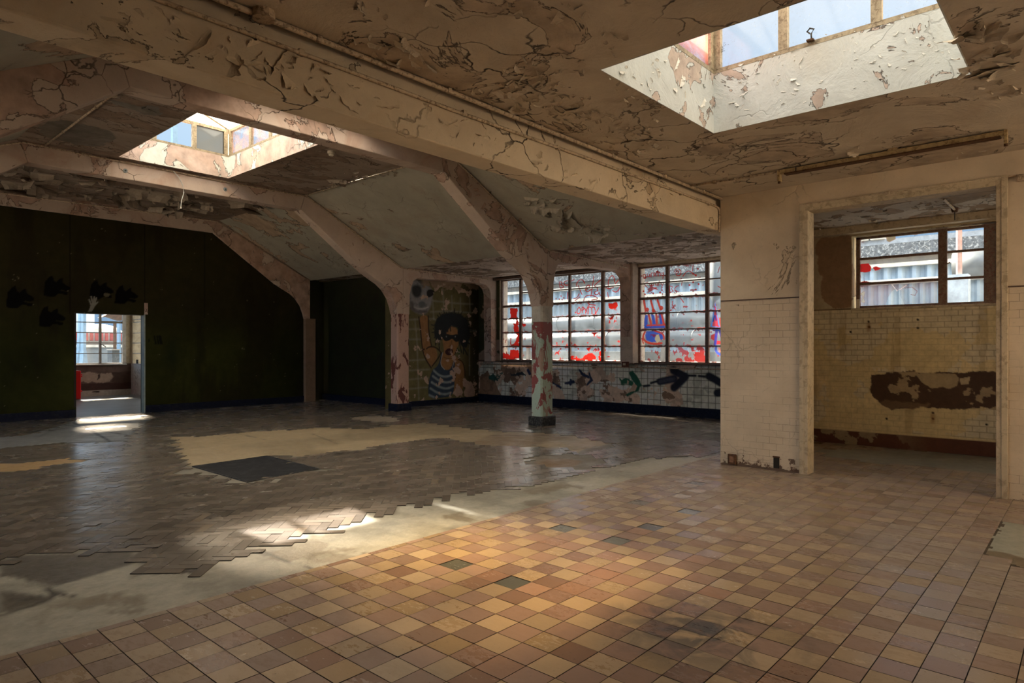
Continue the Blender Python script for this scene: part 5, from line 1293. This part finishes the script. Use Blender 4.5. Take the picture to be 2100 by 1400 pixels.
MB().tube([(dm[0],YB+12,zt3-.5+i*.0+1.1*sin(i/8*pi/2)) for i in range(9)], [1.5*cos(i/8*pi/2)+.02 for i in range(9)], 20).build('dome', plain('pale dome', (.62,.58,.48), .8), do, smooth=True)
twr = empty('water_tower', (0,0,0), 'tall pale grey tower seen through the doorway window', 'tower')
t0 = at(178, 690, Y=YB+10); t1 = at(194, 690, Y=YB+10); twr.location = (t0[0], YB+10, .35)
MB().box(t0[0], t1[0], YB+10, YB+13, .35, 14).build('shaft', plain('pale grey tower', (.40,.45,.50), .8, var=.2, scale=1), twr)
BL = plain('sky blue painted steel', (.20,.32,.44), .5, var=.25)
for k_, (xa, xb, lean, lb) in enumerate(((169,175,0,'upright sky blue steel pillar beside the tower'), (158,164,3,'leaning sky blue steel pillar at the edge of the doorway'), (243,246,0,'thin sky blue steel pillar near the right window frame'))):
    yl = (27.5, 28.9, 29.4)[k_]; p0 = at(xa, 740, Y=yl); p1 = at(xb, 740, Y=yl); xm_ = (p0[0]+p1[0])/2; hw_ = (p1[0]-p0[0])/2
    o_ = empty('steel_pillar', (xm_, yl, .3), lb, 'steel pillar', 'sky blue steel pillars in the yard')
    q = MB(); q.v = [(xm_-hw_,yl-.1,.35),(xm_+hw_,yl-.1,.35),(xm_+hw_,yl+.2,.35),(xm_-hw_,yl+.2,.35),(xm_-hw_+lean*.1,yl-.1,9),(xm_+hw_+lean*.1,yl-.1,9),(xm_+hw_+lean*.1,yl+.2,9),(xm_-hw_+lean*.1,yl+.2,9)]
    q.f = [(0,3,2,1),(4,5,6,7),(0,1,5,4),(1,2,6,5),(2,3,7,6),(3,0,4,7)]; q.build('column', BL, o_)
    if k_ < 2: MB().box(xm_-hw_*2.2, xm_+hw_*2.2, yl-.3, yl+.4, .35, .75).build('foot', plain('dark steel foot', (.10,.12,.14), .7), o_); q = MB(); q.prism_y([(xm_-hw_*2,.75),(xm_+hw_*2,.75),(xm_+hw_,1.3),(xm_-hw_,1.3)], yl-.15, yl+.25); q.build('gusset', BL, o_)
gw = empty('garden_wall', (8, 31, .35), 'low grey wall with a pale coping across the yard', 'wall')
wz_a = at(200,727,Y=31)[2]; wz_b = at(200,712,Y=31)[2]
MB().box(0, 16, 31, 31.3, .35, wz_b).build('masonry', plain('grey yard wall', (.26,.28,.29), .9, var=.4, scale=1), gw); MB().box(0, 16, 30.95, 31.35, wz_b, wz_b+.10).build('coping', M['white'], gw)
ub = at(230, 742, Y=26.5); ub1 = at(245, 718, Y=26.5)
ut = empty('utility_box', (ub[0], 26.5, .35), 'dark grey utility box below a brown pole', 'box')
MB().box(ub[0], ub1[0], 26.5, 27.0, .35, ub1[2]).build('casing', plain('dark grey box', (.07,.08,.09), .7, dirt=(.16,.17,.18)), ut)
MB().box(ub[0]-.02, ub1[0]+.02, 26.45, 27.05, ub1[2], ub1[2]+.04).build('lid', M['outer'], ut)
pl_ = at(235.5, 718, Y=27.2); pp_ = empty('brown_pole', (pl_[0], 27.2, .35), 'thin brown pole with a ragged top beyond the doorway window', 'pole')
MB().tube([(pl_[0],27.2,.35),(pl_[0],27.2,at(235.5,662,Y=27.2)[2])], .055, 8).build('shaft', M['wood_dark'], pp_)
q = at(240, 652, Y=27.2); MB().prism_y([(q[0]-.55,q[2]),(q[0]-.1,q[2]+.28),(q[0]+.5,q[2]+.45),(q[0]+.5,q[2]+.02),(q[0]+.1,q[2]-.1),(q[0]-.3,q[2]+.04)], 27.1, 27.5).build('ragged_top', M['wood_dark'], pp_)
# unseen slab, added over the back room window so only low sun enters
struct(MB().box(-2.2, 7.8, RY+.25, 24.75, 3.2, 3.32).build('added_canopy', M['outer']), 'unseen slab added over the back room window to block high sun')
# unseen cylinder on trestles, added to block the sun disc over the hall skylight
dc = (4.45+.2*13, 10.3+13, 5.42+.735*13)
rd = empty('sun_blocker', (dc[0], dc[1], .35), 'fat unseen cylinder on a tall trestle, added to block the sun', 'duct')
MB().tube([(dc[0]-2.6,dc[1],dc[2]),(dc[0]+2.2,dc[1],dc[2])], .42, 20).build('casing', SIL, rd)
for x in (dc[0]-2.3, dc[0]+1.9): MB().box(x-.08, x+.08, dc[1]-.08, dc[1]+.08, .35, dc[2]-.4).build('trestle', BL, rd)

# unseen building added behind the viewer: its sunlit front bounces light into the room
fb = empty('bounce_building', (2, -17, -.1), 'unseen cream building added behind the viewer to bounce sun into the room', 'building')
CF = plain('cream facade', (.66,.57,.44), .9, var=.15, scale=1)
MB().box(-14, 18, -19, -17, -.1, 10).build('wall', CF, fb); MB().box(-14.2, 18.2, -19.2, -16.8, 10, 10.3).build('coping', M['outer'], fb)
struct(MB().box(-40, 10.65, -40, -2.95, -.5, -.1).box(-40, -3.45, -2.95, 22, -.5, -.1).build('floor_front_yard', plain('pale front yard', (.50,.45,.38), .9, var=.2, scale=1)))

# ------------------------------------------------------------------ curling paint flakes
m, nt, b, a, pp_s = attr_mat('curling paint flakes', .8, .25, 20, .001, .2); M['flake'] = m
rf_ = random.Random(21)
def hit(px_, py_, P0, Nn):
    l = (px_-1050)/FPX; v = -(py_-Y0)/FPX
    r = (cos(TH)+l*sin(TH), sin(TH)-l*cos(TH), v)
    o = (0, 0, HC); t = sum((P0[i]-o[i])*Nn[i] for i in range(3))/sum(r[i]*Nn[i] for i in range(3))
    return tuple(o[i]+r[i]*t for i in range(3))
def flake(V, F, C, c, n, u, size, curl, col):
    """c attachment point, n unit normal into the room, u unit in-plane direction the flake points to"""
    w = (n[1]*u[2]-n[2]*u[1], n[2]*u[0]-n[0]*u[2], n[0]*u[1]-n[1]*u[0])
    L_ = size*rf_.uniform(.35, .85); W_ = size*rf_.uniform(.7, 2.3); ns, nw = 4, 6
    jag = [rf_.uniform(.45, 1.0)*(1-.5*abs(j/nw-.5)) for j in range(nw+1)]
    b0 = len(V); tw = rf_.uniform(-.4, .4)
    for i in range(ns+1):
        t = i/ns; an = curl*t
        # arc leaving the surface
        s_ = L_*(sin(an)/curl if curl else t); h_ = L_*((1-cos(an))/curl if curl else 0)+.002
        wid = W_*(1-.35*t**1.5)*(1+rf_.uniform(-.15, .15))
        for j in range(nw+1):
            q = (j/nw-.5)*wid; hh = h_*(1+tw*(j/nw-.5)) + .06*size*abs(j/nw-.5)*t
            s2 = s_*jag[j] + tw*q*.3*t
            V.append(tuple(c[k]+u[k]*s2+w[k]*q+n[k]*hh for k in range(3)))
    for i in range(ns):
        for j in range(nw):
            a0 = b0+i*(nw+1)+j; F.append((a0, a0+1, a0+nw+2, a0+nw+1)); C.append(col)
def flake_set(name, parent, regions, P0, Nn, axis_dir, col, var=.15):
    """regions: (photo outline, count, size low, size high, curl low, curl high)"""
    ln = math.sqrt(sum(x*x for x in Nn)); n = tuple(x/ln for x in Nn); V, F, C = [], [], []
    u0 = axis_dir; w0 = (n[1]*u0[2]-n[2]*u0[1], n[2]*u0[0]-n[0]*u0[2], n[0]*u0[1]-n[1]*u0[0])
    for P, cnt, s0, s1, k0, k1 in regions:
        xs = [q[0] for q in P]; ys = [q[1] for q in P]; g_ = 0; tries = 0
        while g_ < cnt and tries < cnt*40:
            tries += 1; x = rf_.uniform(min(xs), max(xs)); y = rf_.uniform(min(ys), max(ys))
            if not inpoly(P, x, y): continue
            g_ += 1; c = hit(x, y, P0, n); a_ = rf_.gauss(0, .7)+(pi if rf_.random() < .35 else 0)
            u = tuple(u0[k]*cos(a_)+w0[k]*sin(a_) for k in range(3))
            v = 1+rf_.uniform(-var, var)
            flake(V, F, C, c, n, u, s0+(s1-s0)*rf_.random()**2, rf_.uniform(k0, k1), tuple(x_*v for x_ in col))
    o = colored_mesh(name, V, F, C, M['flake'], parent); o['kind'] = 'stuff'
    return o
D_ = bpy.data.objects
near_regs = [([(960,185),(1100,150),(1190,180),(1240,230),(1130,250),(1010,230)], 70, .04, .11, .3, .9), ([(1080,200),(1250,230),(1380,290),(1330,330),(1180,280)], 90, .03, .10, .3, .9),
    ([(700,60),(850,80),(900,140),(820,150),(720,110)], 20, .04, .12, .4, 1.3), ([(730,0),(800,0),(780,50),(730,40)], 6, .05, .12, .4, 1.2), ([(980,130),(1200,75),(1300,55),(1290,85),(1200,150),(1060,170)], 22, .04, .12, .3, 1.2),
    ([(1960,60),(2100,40),(2100,190),(2000,210),(1960,140)], 30, .05, .16, .3, 1.1), ([(1400,290),(1560,270),(1560,300),(1420,350)], 14, .03, .08, .4, 1.2), ([(1380,345),(1560,350),(1500,395),(1440,385)], 20, .03, .09, .3, 1.2),
    ([(860,0),(1200,0),(1200,60),(900,60)], 12, .03, .09, .3, 1.0), ([(1700,300),(2060,280),(2060,330),(1800,330)], 16, .03, .10, .3, 1.3), ([(1240,150),(1300,190),(1400,290),(1360,300),(1250,210)], 14, .03, .08, .5, 1.6)]
flake_set('paint_flakes', D_['ceiling_near'], near_regs, (0,0,NZ), (0,0,-1), (cos(-.9), sin(-.9), 0), (.58,.50,.40))
bay3 = [([(10,335),(240,355),(450,395),(560,420),(470,440),(300,425),(120,400),(0,390)], 60, .12, .42, .6, 2.0), ([(180,400),(330,400),(420,420),(340,440)], 16, .2, .5, 1.0, 2.0)]
flake_set('paint_flakes', hall_ceiling, bay3, (0,0,HZ), (0,0,-1), (0, -1, 0), (.40,.34,.28))
mid = [([(700,345),(790,350),(830,330),(760,360),(640,395)], 24, .05, .18, .6, 1.8), ([(200,240),(380,200),(330,230)], 6, .04, .1, .3, 1)]
flake_set('paint_flakes', hall_ceiling, mid, (0,0,HZ), (0,0,-1), (1, 0, 0), (.44,.38,.32))
slope_n = (-.508, 0, -1); sp0 = (6.86, 5, 4.42)
slope_regs = [([(700,350),(800,330),(860,345),(760,372),(640,392)], 26, .05, .20, .6, 1.8), ([(1060,395),(1130,400),(1200,470),(1240,480),(1230,500),(1120,470)], 34, .05, .24, .5, 1.9), ([(930,360),(1000,390),(960,400)], 10, .04, .12, .5, 1.5),
    ([(1110,440),(1260,470),(1180,480)], 14, .05, .16, .6, 1.8), ([(755,480),(850,520),(880,545),(800,520)], 16, .04, .12, .6, 1.9), ([(640,500),(700,480),(690,495),(640,515)], 12, .03, .09, .5, 1.8), ([(560,520),(620,560),(600,560),(540,520)], 12, .04, .10, .6, 1.8),
    ([(1140,455),(1440,435),(1440,445),(1200,475)], 18, .03, .08, .5, 1.6), ([(1180,395),(1190,430),(1110,400)], 8, .05, .12, .5, 1.5)]
flake_set('paint_flakes', D_['ceiling_slope'], slope_regs, sp0, slope_n, (.8916, 0, -.4529), (.48,.44,.37))
aisle = [([(880,555),(1060,520),(1060,535),(960,570)], 60, .03, .10, .3, 1.4), ([(1140,525),(1300,500),(1480,480),(1480,520),(1310,540),(1240,545)], 150, .03, .11, .3, 1.5), ([(1250,480),(1480,470),(1480,500)], 40, .03, .10, .3, 1.4)]
flake_set('paint_flakes', D_['ceiling_aisle'], aisle, (0,0,3.2), (0,0,-1), (0, -1, 0), (.56,.49,.44))
beam_regs = [([(400,60),(560,90),(700,160),(820,220),(700,215),(500,150),(400,100)], 36, .03, .13, .3, 1.2), ([(820,190),(1000,250),(1200,330),(1430,410),(1430,450),(1200,385),(900,270)], 44, .02, .08, .3, 1.2), ([(190,0),(420,30),(380,110),(240,80)], 12, .03, .08, .2, .6)]
flake_set('paint_flakes', bm_, beam_regs, (0,BY0,3), (0,-1,0), (.3, 0, -.954), (.63,.53,.40))
kerb_regs = [([(1480,140),(1700,70),(1920,20),(1970,130),(1800,170),(1500,250)], 90, .012, .045, .3, 1.2)]
flake_set('paint_flakes', D_['ceiling_near'], kerb_regs, (SX1-.008,0,3.5), (-1,0,0), (0, .3, -.954), (.76,.76,.72), .08)
flake_set('paint_flakes', D_['ceiling_near'], [([(1260,140),(1380,110),(1450,170),(1450,240),(1330,190)], 30, .015, .07, .3, 1.0)], (0,SY1-.008,3.5), (0,-1,0), (.3, 0, -.954), (.76,.74,.68), .08)
arch_regs = [([(820,505),(860,550),(840,560),(800,520)], 10, .03, .10, .5, 1.8), ([(640,400),(790,520),(780,535),(640,420)], 12, .03, .08, .4, 1.4)]
flake_set('paint_flakes', fB, arch_regs, (0,11.545,3), (0,-1,0), (.3, 0, -.954), (.58,.45,.36))
flake_set('paint_flakes', fA, [([(930,370),(1060,520),(1130,540),(1060,470),(960,360)], 22, .04, .12, .4, 1.4)], (0,7.435,3), (0,-1,0), (.3, 0, -.954), (.56,.40,.31))
flake_set('paint_flakes', D_['ceiling_recess'], [([(1670,440),(1900,420),(2037,395),(2037,425),(1800,465),(1670,475)], 60, .02, .09, .3, 1.4)], (0,0,3.15), (0,0,-1), (0, -1, 0), (.52,.47,.42))
